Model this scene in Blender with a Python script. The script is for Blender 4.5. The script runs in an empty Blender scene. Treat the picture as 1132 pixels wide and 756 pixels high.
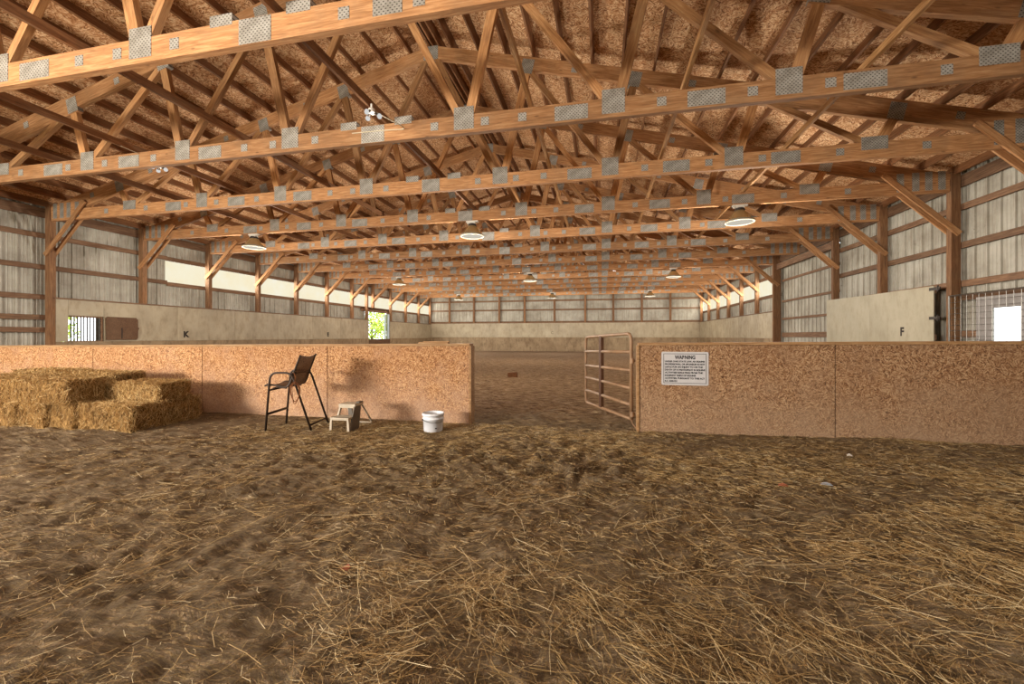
import bpy, math, random
import numpy as np
from mathutils import Vector, Matrix

R = math.radians
random.seed(7)
rng = np.random.default_rng(11)
sc = bpy.context.scene
col = sc.collection

# ------------------------------------------------------------------ camera, world, lights, exposure
EYE = 1.30
cam_d = bpy.data.cameras.new('camera')
cam_d.sensor_width = 36.0
cam_d.lens = 463.0 / 1132.0 * 36.0
cam_d.shift_y = -6.5 / 1132.0
cam_d.clip_start = 0.05
cam_d.clip_end = 300
cam = bpy.data.objects.new('camera', cam_d)
cam.location = (0, 0, EYE)
cam.rotation_euler = (R(90), 0, R(12.07))
col.objects.link(cam)
sc.camera = cam

world = bpy.data.worlds.new('overcast_sky')
sc.world = world
world.use_nodes = True
bg = world.node_tree.nodes['Background']
bg.inputs[0].default_value = (0.93, 0.97, 1.0, 1)
bg.inputs[1].default_value = 2.5

def area(name, loc, target, sx, sy, power, color=(1, 1, 1), spread=180):
    d = bpy.data.lights.new(name, 'AREA')
    d.shape = 'RECTANGLE'; d.size = sx; d.size_y = sy
    d.energy = power; d.color = color; d.spread = R(spread)
    o = bpy.data.objects.new(name, d)
    o.location = loc
    o.rotation_euler = (Vector(target) - Vector(loc)).to_track_quat('-Z', 'Y').to_euler()
    col.objects.link(o)
    return o

# daylight from behind left of the photographer, then added fill lights
area('end_door_daylight', (-10.2, -4.4, 2.25), (-4.0, 5.9, 0.7), 2.6, 0.9, 1200, (1.0, 0.93, 0.83))
for lx in (-10.8, -3.56, 3.34):   # unseen high bay row continued overhead; bare lights added to fill the floor
    d_ = bpy.data.lights.new('overhead_fill_light', 'POINT'); d_.energy = 150; d_.color = (1.0, 0.95, 0.87); d_.shadow_soft_size = 0.3
    o_ = bpy.data.objects.new('overhead_fill_light', d_); o_.location = (lx, 1.5, 3.6); col.objects.link(o_)
area('open_end_fill', (-10.5, -4.2, 2.2), (-6, 10, 2.6), 8.5, 3.8, 160, (1.0, 0.95, 0.88))  # wide area light added behind the camera as fill for the trusses
area('left_panel_daylight', (-15.41, 24.0, 3.64), (-3.0, 24.0, 2.0), 23, 0.75, 520, (1.0, 0.95, 0.84))
area('right_panel_daylight', (7.91, 28.5, 3.64), (-4.0, 28.5, 2.0), 14.5, 0.75, 360, (1.0, 0.95, 0.84))
area('side_door_daylight', (-14.9, 26.7, 2.0), (-3.0, 26.7, 1.0), 2.6, 1.7, 260, (0.95, 1.0, 0.9))

sc.view_settings.view_transform = 'Standard'
sc.view_settings.look = 'None'
sc.view_settings.gamma = 1.0
sc.view_settings.use_curve_mapping = False
sc.view_settings.exposure = 0.6

# ------------------------------------------------------------------ helpers
def S(r, g, b):
    f = lambda c: (c / 255 / 12.92) if c / 255 <= 0.04045 else ((c / 255 + 0.055) / 1.055) ** 2.4
    return (f(r), f(g), f(b), 1.0)

def new_obj(name, mesh, mat=None, parent=None, loc=None, rot=None):
    if mat is not None and len(mesh.materials) == 0:
        mesh.materials.append(mat)
    o = bpy.data.objects.new(name, mesh)
    if loc is not None: o.location = loc
    if rot is not None: o.rotation_euler = rot
    if parent is not None: o.parent = parent
    col.objects.link(o)
    return o

def tag(o, label, cat, group=None, kind=None):
    o['label'] = label; o['category'] = cat
    if group: o['group'] = group
    if kind: o['kind'] = kind
    return o

def struct(o, label=None, cat=None):
    o['kind'] = 'structure'
    if label: o['label'] = label
    if cat: o['category'] = cat
    return o

def empty(name, loc=(0, 0, 0), rz=0):
    o = bpy.data.objects.new(name, None)
    o.location = loc; o.rotation_euler = (0, 0, rz)
    o.empty_display_size = 0.1
    col.objects.link(o)
    return o

class MB:
    """collects boxes, tubes and quads into one mesh"""
    def __init__(self): self.v = []; self.f = []
    def add(self, vs, fs):
        n = len(self.v)
        self.v += [tuple(p) for p in vs]
        self.f += [tuple(i + n for i in q) for q in fs]
        return self
    def box(self, x0, x1, y0, y1, z0, z1):
        vs = [(x, y, z) for x in (x0, x1) for y in (y0, y1) for z in (z0, z1)]
        return self.add(vs, [(0, 1, 3, 2), (4, 6, 7, 5), (0, 4, 5, 1), (2, 3, 7, 6), (0, 2, 6, 4), (1, 5, 7, 3)])
    def hexa(self, b, t):
        """eight corners: bottom four then top four, both counter-clockwise"""
        return self.add(list(b) + list(t), [(3, 2, 1, 0), (4, 5, 6, 7), (0, 1, 5, 4), (1, 2, 6, 5), (2, 3, 7, 6), (3, 0, 4, 7)])
    def tube(self, pts, r, n=8, closed=False):
        pts = [Vector(p) for p in pts]
        m = len(pts)
        rs = r if isinstance(r, (list, tuple)) else [r] * m
        rings = []
        u = None
        for i, p in enumerate(pts):
            if closed:
                t = (pts[(i + 1) % m] - pts[i - 1]).normalized()
            else:
                t = (pts[min(i + 1, m - 1)] - pts[max(i - 1, 0)]).normalized()
            if u is None:
                u = t.orthogonal().normalized()
            else:
                u = (u - t * u.dot(t))
                u = u.normalized() if u.length > 1e-6 else t.orthogonal().normalized()
            w = t.cross(u)
            rings.append([p + (u * math.cos(2 * math.pi * k / n) + w * math.sin(2 * math.pi * k / n)) * rs[i] for k in range(n)])
        vs = [q for ring in rings for q in ring]
        fs = []
        for i in range(m if closed else m - 1):
            j = (i + 1) % m
            for k in range(n):
                fs.append((i * n + k, i * n + (k + 1) % n, j * n + (k + 1) % n, j * n + k))
        if not closed:
            fs.append(tuple(reversed(range(n))))
            fs.append(tuple((m - 1) * n + k for k in range(n)))
        return self.add(vs, fs)
    def lathe(self, prof, n=32, c=(0, 0, 0)):
        vs = []; fs = []
        for r, z in prof:
            for k in range(n):
                a = 2 * math.pi * k / n
                vs.append((c[0] + r * math.cos(a), c[1] + r * math.sin(a), c[2] + z))
        for i in range(len(prof) - 1):
            for k in range(n):
                fs.append((i * n + k, i * n + (k + 1) % n, (i + 1) * n + (k + 1) % n, (i + 1) * n + k))
        return self.add(vs, fs)
    def mesh(self, name='m', smooth=False):
        me = bpy.data.meshes.new(name)
        me.from_pydata(self.v, [], self.f)
        if smooth:
            me.polygons.foreach_set('use_smooth', [True] * len(me.polygons))
        me.update()
        return me
    def build(self, name, mat, parent=None, loc=None, rot=None, smooth=False, bevel=0):
        o = new_obj(name, self.mesh(name, smooth), mat, parent, loc, rot)
        if bevel:
            md = o.modifiers.new('bevel', 'BEVEL'); md.width = bevel; md.segments = 2; md.limit_method = 'ANGLE'
        return o

def bend(pts, r, k=5):
    """round the inner corners of a polyline"""
    pts = [Vector(p) for p in pts]
    out = [pts[0]]
    for a, b, c in zip(pts, pts[1:], pts[2:]):
        d1 = (a - b); d2 = (c - b)
        q = min(r, d1.length * 0.49, d2.length * 0.49)
        p1 = b + d1.normalized() * q; p2 = b + d2.normalized() * q
        for i in range(k + 1):
            t = i / k
            out.append(p1 * (1 - t) ** 2 + b * 2 * t * (1 - t) + p2 * t * t)
    out.append(pts[-1])
    return out

def beam(name, p0, p1, depth, thick, mat, parent=None, up=(0, 0, 1)):
    """a timber from p0 to p1 (local to parent); its own X axis runs along the grain"""
    p0 = Vector(p0); p1 = Vector(p1)
    x = (p1 - p0); L = x.length; x.normalize()
    z = Vector(up); z = (z - x * z.dot(x)).normalized()
    y = z.cross(x)
    me = MB().box(0, L, -thick / 2, thick / 2, -depth / 2, depth / 2).mesh(name)
    o = new_obj(name, me, mat, parent)
    m = Matrix((x, y, z)).transposed().to_4x4()
    m.translation = p0
    o.matrix_local = m
    return o

def copy_tree(o, parent=None):
    c = o.copy()
    col.objects.link(c)
    c.parent = parent
    for ch in KIDS.get(o.name, []):
        copy_tree(ch, c)
    return c
KIDS = {}
def scan_kids():
    KIDS.clear()
    for o in col.objects:
        if o.parent is not None:
            KIDS.setdefault(o.parent.name, []).append(o)

# numpy value noise
def _h(ix, iy, s):
    n = (ix.astype(np.int64) * 374761393 + iy.astype(np.int64) * 668265263 + s * 1442695041) & 0x7fffffff
    n = ((n ^ (n >> 13)) * 1274126177) & 0x7fffffff
    n = (n ^ (n >> 16)) & 0x7fffffff
    return (n % 100003) / 100003.0
def vn(x, y, s=0):
    x = np.asarray(x, float); y = np.asarray(y, float)
    ix = np.floor(x); iy = np.floor(y)
    fx = x - ix; fy = y - iy
    fx = fx * fx * (3 - 2 * fx); fy = fy * fy * (3 - 2 * fy)
    a = _h(ix, iy, s); b = _h(ix + 1, iy, s); c = _h(ix, iy + 1, s); d = _h(ix + 1, iy + 1, s)
    return (a * (1 - fx) + b * fx) * (1 - fy) + (c * (1 - fx) + d * fx) * fy
def fbm(x, y, s=0, o=3):
    t = 0; a = 0.5
    for i in range(o):
        t = t + a * vn(x, y, s + i * 17); x = x * 2.03 + 3.7; y = y * 2.03 + 1.9; a *= 0.5
    return t / (1 - 0.5 ** o)
def sstep(a, b, x):
    t = np.clip((x - a) / (b - a), 0, 1)
    return t * t * (3 - 2 * t)

# ------------------------------------------------------------------ materials
class NT:
    def __init__(self, name):
        self.m = bpy.data.materials.new(name); self.m.use_nodes = True
        self.t = self.m.node_tree; self.t.nodes.clear()
        self.out = self.n('ShaderNodeOutputMaterial')
    def n(self, ty, **kw):
        nd = self.t.nodes.new(ty)
        for k, v in kw.items(): setattr(nd, k, v)
        return nd
    def l(self, a, b): self.t.links.new(a, b)
    def put(self, sock, v):
        if hasattr(v, 'is_output'): self.l(v, sock)
        elif v is not None: sock.default_value = v
    def coord(self, which='Object', rnd=0.0):
        c = self.n('ShaderNodeTexCoord').outputs[which]
        if rnd:
            oi = self.n('ShaderNodeObjectInfo')
            mul = self.math('MULTIPLY', oi.outputs['Random'], rnd)
            ad = self.n('ShaderNodeVectorMath', operation='ADD')
            self.l(c, ad.inputs[0]); self.l(mul, ad.inputs[1])
            c = ad.outputs[0]
        return c
    def map(self, v, scale=(1, 1, 1), rot=(0, 0, 0), loc=(0, 0, 0)):
        m = self.n('ShaderNodeMapping')
        self.l(v, m.inputs[0]); m.inputs['Scale'].default_value = scale
        m.inputs['Rotation'].default_value = rot; m.inputs['Location'].default_value = loc
        return m.outputs[0]
    def noise(self, v, scale=5, detail=4, rough=0.55, out='Fac', dist=0.0):
        n = self.n('ShaderNodeTexNoise')
        self.put(n.inputs['Vector'], v); n.inputs['Scale'].default_value = scale
        n.inputs['Detail'].default_value = detail; n.inputs['Roughness'].default_value = rough
        n.inputs['Distortion'].default_value = dist
        return n.outputs[out]
    def voro(self, v, scale=5, feature='F1', out='Color', rnd=1.0):
        n = self.n('ShaderNodeTexVoronoi', feature=feature)
        self.put(n.inputs['Vector'], v); n.inputs['Scale'].default_value = scale
        n.inputs['Randomness'].default_value = rnd
        return n.outputs[out]
    def math(self, op, a, b=None, clamp=False):
        n = self.n('ShaderNodeMath', operation=op); n.use_clamp = clamp
        self.put(n.inputs[0], a)
        if b is not None: self.put(n.inputs[1], b)
        return n.outputs[0]
    def ramp(self, fac, stops):
        n = self.n('ShaderNodeValToRGB')
        self.l(fac, n.inputs[0])
        el = n.color_ramp.elements
        while len(el) < len(stops): el.new(0.5)
        for e, (p, c) in zip(el, stops):
            e.position = p; e.color = c
        return n.outputs[0]
    def mr(self, v, a, b, c=0.0, d=1.0):
        n = self.n('ShaderNodeMapRange'); self.l(v, n.inputs[0])
        for i, q in enumerate((a, b, c, d)): n.inputs[i + 1].default_value = q
        return n.outputs[0]
    def mix(self, fac, a, b, mode='MIX'):
        n = self.n('ShaderNodeMix', data_type='RGBA', blend_type=mode)
        self.put(n.inputs[0], fac); self.put(n.inputs[6], a); self.put(n.inputs[7], b)
        return n.outputs[2]
    def sep(self, v):
        n = self.n('ShaderNodeSeparateXYZ'); self.l(v, n.inputs[0]); return n.outputs
    def comb(self, x, y, z):
        n = self.n('ShaderNodeCombineXYZ')
        for s, q in zip(n.inputs, (x, y, z)): self.put(s, q)
        return n.outputs[0]
    def bump(self, h, strength=0.3, dist=0.02):
        n = self.n('ShaderNodeBump'); self.l(h, n.inputs['Height'])
        n.inputs['Strength'].default_value = strength; n.inputs['Distance'].default_value = dist
        return n.outputs[0]
    def bsdf(self, color, rough=0.7, metal=0.0, normal=None, spec=0.3, **kw):
        n = self.n('ShaderNodeBsdfPrincipled')
        self.put(n.inputs['Base Color'], color); self.put(n.inputs['Roughness'], rough)
        self.put(n.inputs['Metallic'], metal); n.inputs['Specular IOR Level'].default_value = spec
        if normal is not None: self.l(normal, n.inputs['Normal'])
        for k, v in kw.items(): self.put(n.inputs[k.replace('_', ' ')], v)
        self.l(n.outputs[0], self.out.inputs[0])
        return n

def wood_mat(name, c0, c1, c2, var=0.35, rough=0.75):
    t = NT(name)
    v = t.coord('Object', 37.0)
    g = t.noise(t.map(v, (1.3, 16, 16)), 2.2, 5, 0.6, dist=0.6)
    c = t.ramp(g, [(0.25, c0), (0.5, c1), (0.75, c2)])
    kn = t.voro(t.map(v, (1.5, 4.0, 4.0)), 1.6, out='Distance')
    c = t.mix(t.mr(kn, 0.05, 0.11, 0.55, 0.0), c, (0.07, 0.03, 0.012, 1))
    st = t.noise(v, 2.0, 4, 0.65)
    c = t.mix(t.mr(st, 0.45, 0.75, 0.0, 0.45), c, (0.20, 0.125, 0.07, 1))
    oi = t.n('ShaderNodeObjectInfo').outputs['Random']
    k = t.mr(oi, 0, 1, 1 - var, 1 + var)
    hs = t.n('ShaderNodeHueSaturation'); t.l(c, hs.inputs['Color']); t.l(k, hs.inputs['Value'])
    t.bsdf(hs.outputs[0], rough, normal=t.bump(g, 0.25, 0.004))
    return t.m

M = {}
M['truss_wood'] = wood_mat('truss_wood', S(126, 84, 50), S(166, 118, 76), S(196, 152, 108), 0.2)
M['web_wood'] = wood_mat('web_wood', S(130, 86, 52), S(168, 120, 76), S(198, 154, 106), 0.3)
M['brace_wood'] = wood_mat('brace_wood', S(128, 88, 54), S(172, 126, 80), S(206, 164, 116), 0.25)
M['post_wood'] = wood_mat('post_wood', S(88, 60, 40), S(126, 88, 58), S(156, 116, 80), 0.2)
M['girt_wood'] = wood_mat('girt_wood', S(84, 60, 44), S(114, 84, 62), S(146, 114, 86), 0.2)
M['purlin_wood'] = wood_mat('purlin_wood', S(92, 60, 36), S(128, 86, 54), S(158, 112, 74), 0.2)
M['cap_wood'] = wood_mat('cap_wood', S(120, 86, 54), S(156, 118, 78), S(186, 150, 108), 0.1)
M['brown_board'] = wood_mat('brown_board', S(64, 44, 30), S(92, 64, 44), S(112, 82, 58), 0.1)

def osb_mat(name, plane, cols, dust=None, scale=1.0):
    t = NT(name)
    p = t.sep(t.coord('Object', 0))
    a, b = {'xz': (p[0], p[2]), 'xy': (p[0], p[1]), 'yz': (p[1], p[2])}[plane]
    v = t.comb(a, b, 0.0)
    layers = []
    for k, sc_ in ((0, 9.0), (1, 14.0)):
        cell = t.voro(t.map(v, (1, 1, 1), loc=(k * 3.1, k * 1.7, 0)), 7.0 * scale, out='Color')
        ang = t.math('MULTIPLY', t.sep(cell)[0], 6.28)
        vr = t.n('ShaderNodeVectorRotate', rotation_type='Z_AXIS')
        t.l(v, vr.inputs['Vector']); t.l(ang, vr.inputs['Angle'])
        fl = t.voro(t.map(vr.outputs[0], (1, 4.0, 1)), sc_ * scale, out='Color')
        layers.append(t.sep(fl)[k])
    f = t.math('ADD', t.math('MULTIPLY', layers[0], 0.6), t.math('MULTIPLY', layers[1], 0.4))
    c = t.ramp(f, [(0.12, cols[0]), (0.32, cols[1]), (0.55, cols[2]), (0.8, cols[3])])
    big = t.noise(v, 1.3, 4, 0.6)
    c = t.mix(t.mr(big, 0.4, 0.75, 0, 0.5), c, cols[1])
    if dust:
        dn = t.noise(v, 2.6, 5, 0.65)
        hgt = t.mr(p[2], 0.0, 0.85, 0.75, 0.0)
        dm = t.math('ADD', hgt, t.mr(dn, 0.35, 0.75, -0.25, 0.45), clamp=True)
        c = t.mix(t.math('MULTIPLY', dm, 0.72), c, dust)
    t.bsdf(c, 0.8, normal=t.bump(f, 0.35, 0.006), spec=0.2)
    return t.m
M['osb_left'] = osb_mat('osb_partition_left', 'xz', [S(84, 52, 30), S(142, 96, 60), S(168, 122, 80), S(200, 160, 116)], S(178, 148, 124), 2.6)
M['osb_right'] = osb_mat('osb_partition_right', 'xz', [S(74, 48, 30), S(130, 92, 62), S(154, 116, 82), S(188, 156, 120)], S(160, 134, 108), 2.7)
M['osb_roof'] = osb_mat('osb_roof', 'xy', [S(106, 66, 40), S(172, 120, 78), S(206, 158, 114), S(236, 206, 164)], None, 1.5)

def metal_mat():
    t = NT('painted_siding')
    v = t.coord('Object')
    n = t.noise(v, 1.1, 5, 0.65)
    s = t.noise(t.map(v, (6, 6, 0.5)), 2.0, 4, 0.6)
    c = t.ramp(n, [(0.3, S(140, 132, 118)), (0.55, S(172, 166, 152)), (0.8, S(192, 186, 174))])
    c = t.mix(t.mr(s, 0.5, 0.72, 0, 0.5), c, S(122, 106, 86))
    cob = t.noise(t.map(v, (1, 1.6, 1.6)), 3.5, 6, 0.7, dist=1.5)
    c = t.mix(t.mr(cob, 0.62, 0.72, 0, 0.45), c, S(70, 58, 46))
    t.bsdf(c, 0.55, 0.0, spec=0.3)
    return t.m
M['siding'] = metal_mat()

def sheet_mat(name, hi, lo, dirt, amt, rough=0.38):
    t = NT(name)
    v = t.coord('Object', 11.0)
    n = t.noise(v, 0.9, 5, 0.6)
    c = t.ramp(n, [(0.3, lo), (0.65, hi)])
    s = t.noise(t.map(v, (2.2, 2.2, 1.0)), 2.4, 6, 0.7)
    c = t.mix(t.mr(s, 0.48, 0.72, 0, amt), c, dirt)
    t.bsdf(c, t.mr(s, 0.3, 0.7, rough, 0.75), spec=0.45)
    return t.m
M['lining'] = sheet_mat('white_lining', S(172, 158, 132), S(146, 132, 108), S(116, 96, 70), 0.5)
M['lining_low'] = sheet_mat('dirty_lining', S(150, 128, 98), S(116, 92, 64), S(84, 62, 42), 0.75, 0.6)
M['white_panel'] = sheet_mat('white_panel', S(180, 170, 146), S(162, 152, 128), S(138, 122, 98), 0.35, 0.5)

def plate_mat():
    t = NT('galvanised_plate')
    v = t.coord('Object')
    p = t.sep(v)
    def saw(x, f, off=0.0):
        return t.math('FRACT', t.math('ADD', t.math('MULTIPLY', x, f), off))
    row = t.math('FLOOR', t.math('MULTIPLY', p[2], 40.0))
    odd = t.math('MULTIPLY', t.math('MODULO', row, 2.0), 0.5)
    a = saw(t.math('ADD', p[0], t.math('MULTIPLY', odd, 0.05)), 20.0)
    b = saw(p[2], 40.0)
    hole = t.math('MULTIPLY', t.math('LESS_THAN', a, 0.36), t.math('LESS_THAN', b, 0.5))
    n = t.noise(v, 9, 4, 0.6)
    c = t.ramp(n, [(0.3, S(130, 124, 114)), (0.7, S(174, 169, 160))])
    c = t.mix(hole, c, S(78, 70, 62))
    t.bsdf(c, 0.45, 0.12)
    return t.m
M['plate'] = plate_mat()

def plain(name, c, rough=0.5, metal=0.0, var=0.12, scale=8, bump=0.0):
    t = NT(name)
    n = t.noise(t.coord('Object'), scale, 4, 0.6)
    d = tuple(min(1, q * (1 - var)) for q in c[:3]) + (1,)
    u = tuple(min(1, q * (1 + var)) for q in c[:3]) + (1,)
    cc = t.ramp(n, [(0.3, d), (0.7, u)])
    t.bsdf(cc, rough, metal, normal=t.bump(n, bump, 0.01) if bump else None)
    return t.m
M['bronze'] = plain('bronze_tube', S(58, 46, 38), 0.4, 0.4)
M['stool'] = plain('grey_plastic', S(178, 164, 142), 0.55)
M['stool_dark'] = plain('dark_grey_plastic', S(96, 86, 74), 0.5)
M['bucket'] = plain('white_plastic', S(222, 222, 224), 0.35, var=0.05)
M['bucket_in'] = plain('grey_contents', S(120, 120, 122), 0.6)
M['wire'] = plain('steel_wire', S(120, 116, 110), 0.35, 0.8)
M['gate'] = plain('tan_gate_paint', S(148, 116, 86), 0.5, 0.1, 0.2, 6)
M['gate_dark'] = plain('rusty_brace', S(88, 58, 38), 0.6, 0.2, 0.25, 8)
M['sign'] = plain('sign_face', S(196, 192, 190), 0.45, 0, 0.05)
M['ink'] = plain('black_ink', S(30, 27, 28), 0.6, 0, 0.02)
M['letter'] = plain('black_paint', S(44, 34, 26), 0.6, 0, 0.05)
M['grey_letter'] = plain('worn_grey_paint', S(112, 98, 76), 0.6, 0, 0.05)
M['dark_steel'] = plain('dark_steel', S(60, 52, 46), 0.5, 0.5)
M['rope'] = plain('brown_rope', S(112, 66, 34), 0.9, 0, 0.2, 40)
M['cable'] = plain('pale_cable', S(190, 176, 150), 0.5)
M['lens'] = None
M['clod'] = plain('brown_block', S(104, 66, 38), 0.9, 0, 0.3, 14, 0.4)
M['white_metal'] = plain('white_metal', S(214, 208, 198), 0.5)
M['lamp_rim'] = plain('lamp_rim', S(138, 130, 114), 0.5)
M['trim_grey'] = plain('grey_white_board', S(148, 141, 136), 0.6)
M['grey_frame'] = plain('bluish_frame', S(170, 178, 182), 0.5)

t = NT('sling_mesh')
v = t.coord('Object')
w = t.noise(v, 160, 2, 0.5)
c = t.ramp(w, [(0.35, S(52, 34, 24)), (0.65, S(118, 84, 58))])
bs = t.n('ShaderNodeBsdfPrincipled'); t.l(c, bs.inputs['Base Color']); bs.inputs['Roughness'].default_value = 0.7
tr = t.n('ShaderNodeBsdfTransparent'); mx = t.n('ShaderNodeMixShader'); mx.inputs[0].default_value = 0.22
t.l(bs.outputs[0], mx.inputs[1]); t.l(tr.outputs[0], mx.inputs[2]); t.l(mx.outputs[0], t.out.inputs[0])
M['sling'] = t.m

t = NT('acrylic_bell')
bs = t.n('ShaderNodeBsdfPrincipled'); bs.inputs['Base Color'].default_value = S(170, 140, 98); bs.inputs['Roughness'].default_value = 0.25
tr = t.n('ShaderNodeBsdfTransparent'); tr.inputs[0].default_value = S(235, 215, 180)
mx = t.n('ShaderNodeMixShader'); mx.inputs[0].default_value = 0.45
t.l(bs.outputs[0], mx.inputs[1]); t.l(tr.outputs[0], mx.inputs[2]); t.l(mx.outputs[0], t.out.inputs[0])
M['bell'] = t.m

def glow(name, color, strength):
    t = NT(name)
    e = t.n('ShaderNodeEmission'); e.inputs[0].default_value = color; e.inputs[1].default_value = strength
    t.l(e.outputs[0], t.out.inputs[0])
    return t.m
def skylight_mat():
    t = NT('translucent_panel_daylight')
    v = t.coord('Object')
    n = t.noise(v, 1.4, 4, 0.6)
    c = t.ramp(n, [(0.3, (1.0, 0.88, 0.60, 1)), (0.6, (1.0, 0.93, 0.71, 1)), (0.8, (1.0, 0.96, 0.84, 1))])
    e = t.n('ShaderNodeEmission'); t.l(c, e.inputs[0]); e.inputs[1].default_value = SKY_PANEL
    t.l(e.outputs[0], t.out.inputs[0])
    return t.m
SKY_PANEL = 0.62
M['skylight'] = skylight_mat()
M['lens'] = glow('lamp_lens', (1.0, 0.93, 0.78, 1), 0.38)
M['bulb'] = glow('lit_bulb', (1.0, 0.97, 0.92, 1), 0.45)

def dirt_mat():
    t = NT('dirt_floor')
    v = t.coord('Object')
    p = t.sep(v)
    n1 = t.noise(v, 0.7, 5, 0.6)
    n2 = t.noise(v, 5.5, 6, 0.7)
    n3 = t.noise(v, 34, 4, 0.7)
    c = t.ramp(n2, [(0.28, S(88, 70, 53)), (0.5, S(150, 126, 98)), (0.74, S(200, 176, 142))])
    c = t.mix(t.mr(n1, 0.35, 0.7, 0, 0.6), c, S(136, 113, 86))
    # straw chaff ground into the dirt
    rot = t.n('ShaderNodeVectorRotate', rotation_type='Z_AXIS'); t.l(v, rot.inputs['Vector'])
    t.l(t.math('MULTIPLY', t.sep(t.voro(v, 3.0))[0], 6.28), rot.inputs['Angle'])
    ch = t.noise(t.map(rot.outputs[0], (5, 40, 1)), 2.2, 5, 0.75)
    area_ = t.math('MULTIPLY', t.mr(p[0], -5.5, -1.5, 0.35, 1.0), t.mr(n1, 0.25, 0.6, 0.45, 1.0))
    chm = t.math('MULTIPLY', t.mr(ch, 0.47, 0.64, 0, 1), area_)
    c = t.mix(t.math('MULTIPLY', chm, 0.75), c, S(204, 172, 116))
    c = t.mix(t.mr(n3, 0.55, 0.75, 0, 0.5), c, S(84, 60, 42))
    # arena footing beyond the gate is a browner sand
    ar = t.mr(p[1], 6.2, 7.5, 0, 1)
    st = t.noise(t.map(v, (1.6, 4, 1)), 2.4, 7, 0.78)
    ac = t.ramp(st, [(0.36, S(92, 64, 40)), (0.5, S(174, 136, 96)), (0.64, S(216, 182, 140))])
    c = t.mix(ar, c, ac)
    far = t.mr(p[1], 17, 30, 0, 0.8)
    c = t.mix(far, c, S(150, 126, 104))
    h = t.math('ADD', t.math('ADD', n2, t.math('MULTIPLY', n3, 0.6)), t.math('MULTIPLY', ch, 0.2))
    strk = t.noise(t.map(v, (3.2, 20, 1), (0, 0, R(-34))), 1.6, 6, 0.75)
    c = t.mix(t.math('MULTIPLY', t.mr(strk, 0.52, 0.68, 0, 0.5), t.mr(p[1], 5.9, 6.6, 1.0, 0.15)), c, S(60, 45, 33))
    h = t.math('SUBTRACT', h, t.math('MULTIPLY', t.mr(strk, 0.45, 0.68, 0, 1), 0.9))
    h = t.math('ADD', h, t.math('MULTIPLY', t.noise(v, 15, 5, 0.7), 0.7))
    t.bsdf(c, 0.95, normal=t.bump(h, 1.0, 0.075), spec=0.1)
    return t.m
M['dirt'] = dirt_mat()

def straw_mat(name, stops):
    t = NT(name)
    r = t.n('ShaderNodeNewGeometry').outputs['Random Per Island']
    c = t.ramp(r, stops)
    t.bsdf(c, 0.6, spec=0.3)
    return t.m
M['straw'] = straw_mat('loose_straw', [(0.0, S(112, 86, 52)), (0.35, S(164, 130, 80)), (0.7, S(202, 168, 112)), (1.0, S(230, 208, 164))])
M['bale_straw'] = straw_mat('bale_straw', [(0.0, S(112, 80, 42)), (0.3, S(164, 126, 72)), (0.7, S(192, 154, 96)), (1.0, S(218, 188, 134))])

# ------------------------------------------------------------------ layout numbers
D = 2.44                       # truss and post spacing
T0 = 3.98
TY = [T0 + D * k for k in range(14)]
XC, HALF = -3.75, 11.5
XL, XR = XC - HALF, XC + HALF  # post lines
YF = TY[13]                    # far wall posts
YB = -4.5                      # open end behind the photographer
CH_B, CH_D = EYE + 3.24, 0.29  # bottom chord underside, depth
ROOF_E, PITCH = EYE + 3.62, 0.253
def roof_z(o): return ROOF_E + PITCH * (HALF - abs(o))

# ------------------------------------------------------------------ floor
def ground_h(x, y):
    x = np.asarray(x, float); y = np.asarray(y, float)
    calm = 1 - 0.75 * sstep(4.3, 5.0, y) * (1 - sstep(5.9, 6.6, y)) * (1 - sstep(-2.0, -1.4, x)) - 0.3 * sstep(4.9, 5.6, y) * sstep(0.2, 0.6, x) * (1 - sstep(5.9, 6.6, y))
    h = (fbm(x * 0.9, y * 0.9, 3) - 0.5) * 0.05
    h += (fbm(x * 3.6, y * 3.6, 9, 3) - 0.5) * 0.055 * calm
    h += (fbm(x * 10, y * 10, 21, 2) - 0.5) * 0.04 * calm
    h += (vn(x * 22, y * 22, 23) - 0.5) * 0.022 * calm
    # raked ripples on the left
    u = x * 0.8 + y * 0.6; w = -x * 0.6 + y * 0.8
    h += (vn(u * 1.6, w * 9, 31) - 0.5) * 0.03 * (1 - sstep(-2.5, -0.5, x)) * calm * (1 - sstep(6, 7, y))
    # hoof-churned ground in front of the gateway
    m = np.exp(-((x + 0.8) / 1.9) ** 2 - ((y - 4.2) / 1.0) ** 2)
    r = np.abs(vn(x * 7.5, y * 7.5, 41) - 0.5) * 2
    h += (r - 0.5) * 0.12 * m
    for hx, hy, hr in ((-1.05, 2.35, 0.10), (-0.62, 2.2, 0.08), (0.55, 2.5, 0.10), (-2.1, 3.0, 0.1)):
        h -= 0.035 * np.exp(-(((x - hx) ** 2 + (y - hy) ** 2) / hr ** 2))
    # drift of dirt along the right partition
    h += 0.05 * sstep(1.2, 3.5, x) * sstep(4.9, 5.8, y) * (1 - sstep(6.0, 6.8, y))
    h *= (1 - 0.45 * sstep(6.5, 9, y))
    return h - 0.0
def gz(x, y): return float(ground_h(np.array([x]), np.array([y]))[0])

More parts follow.
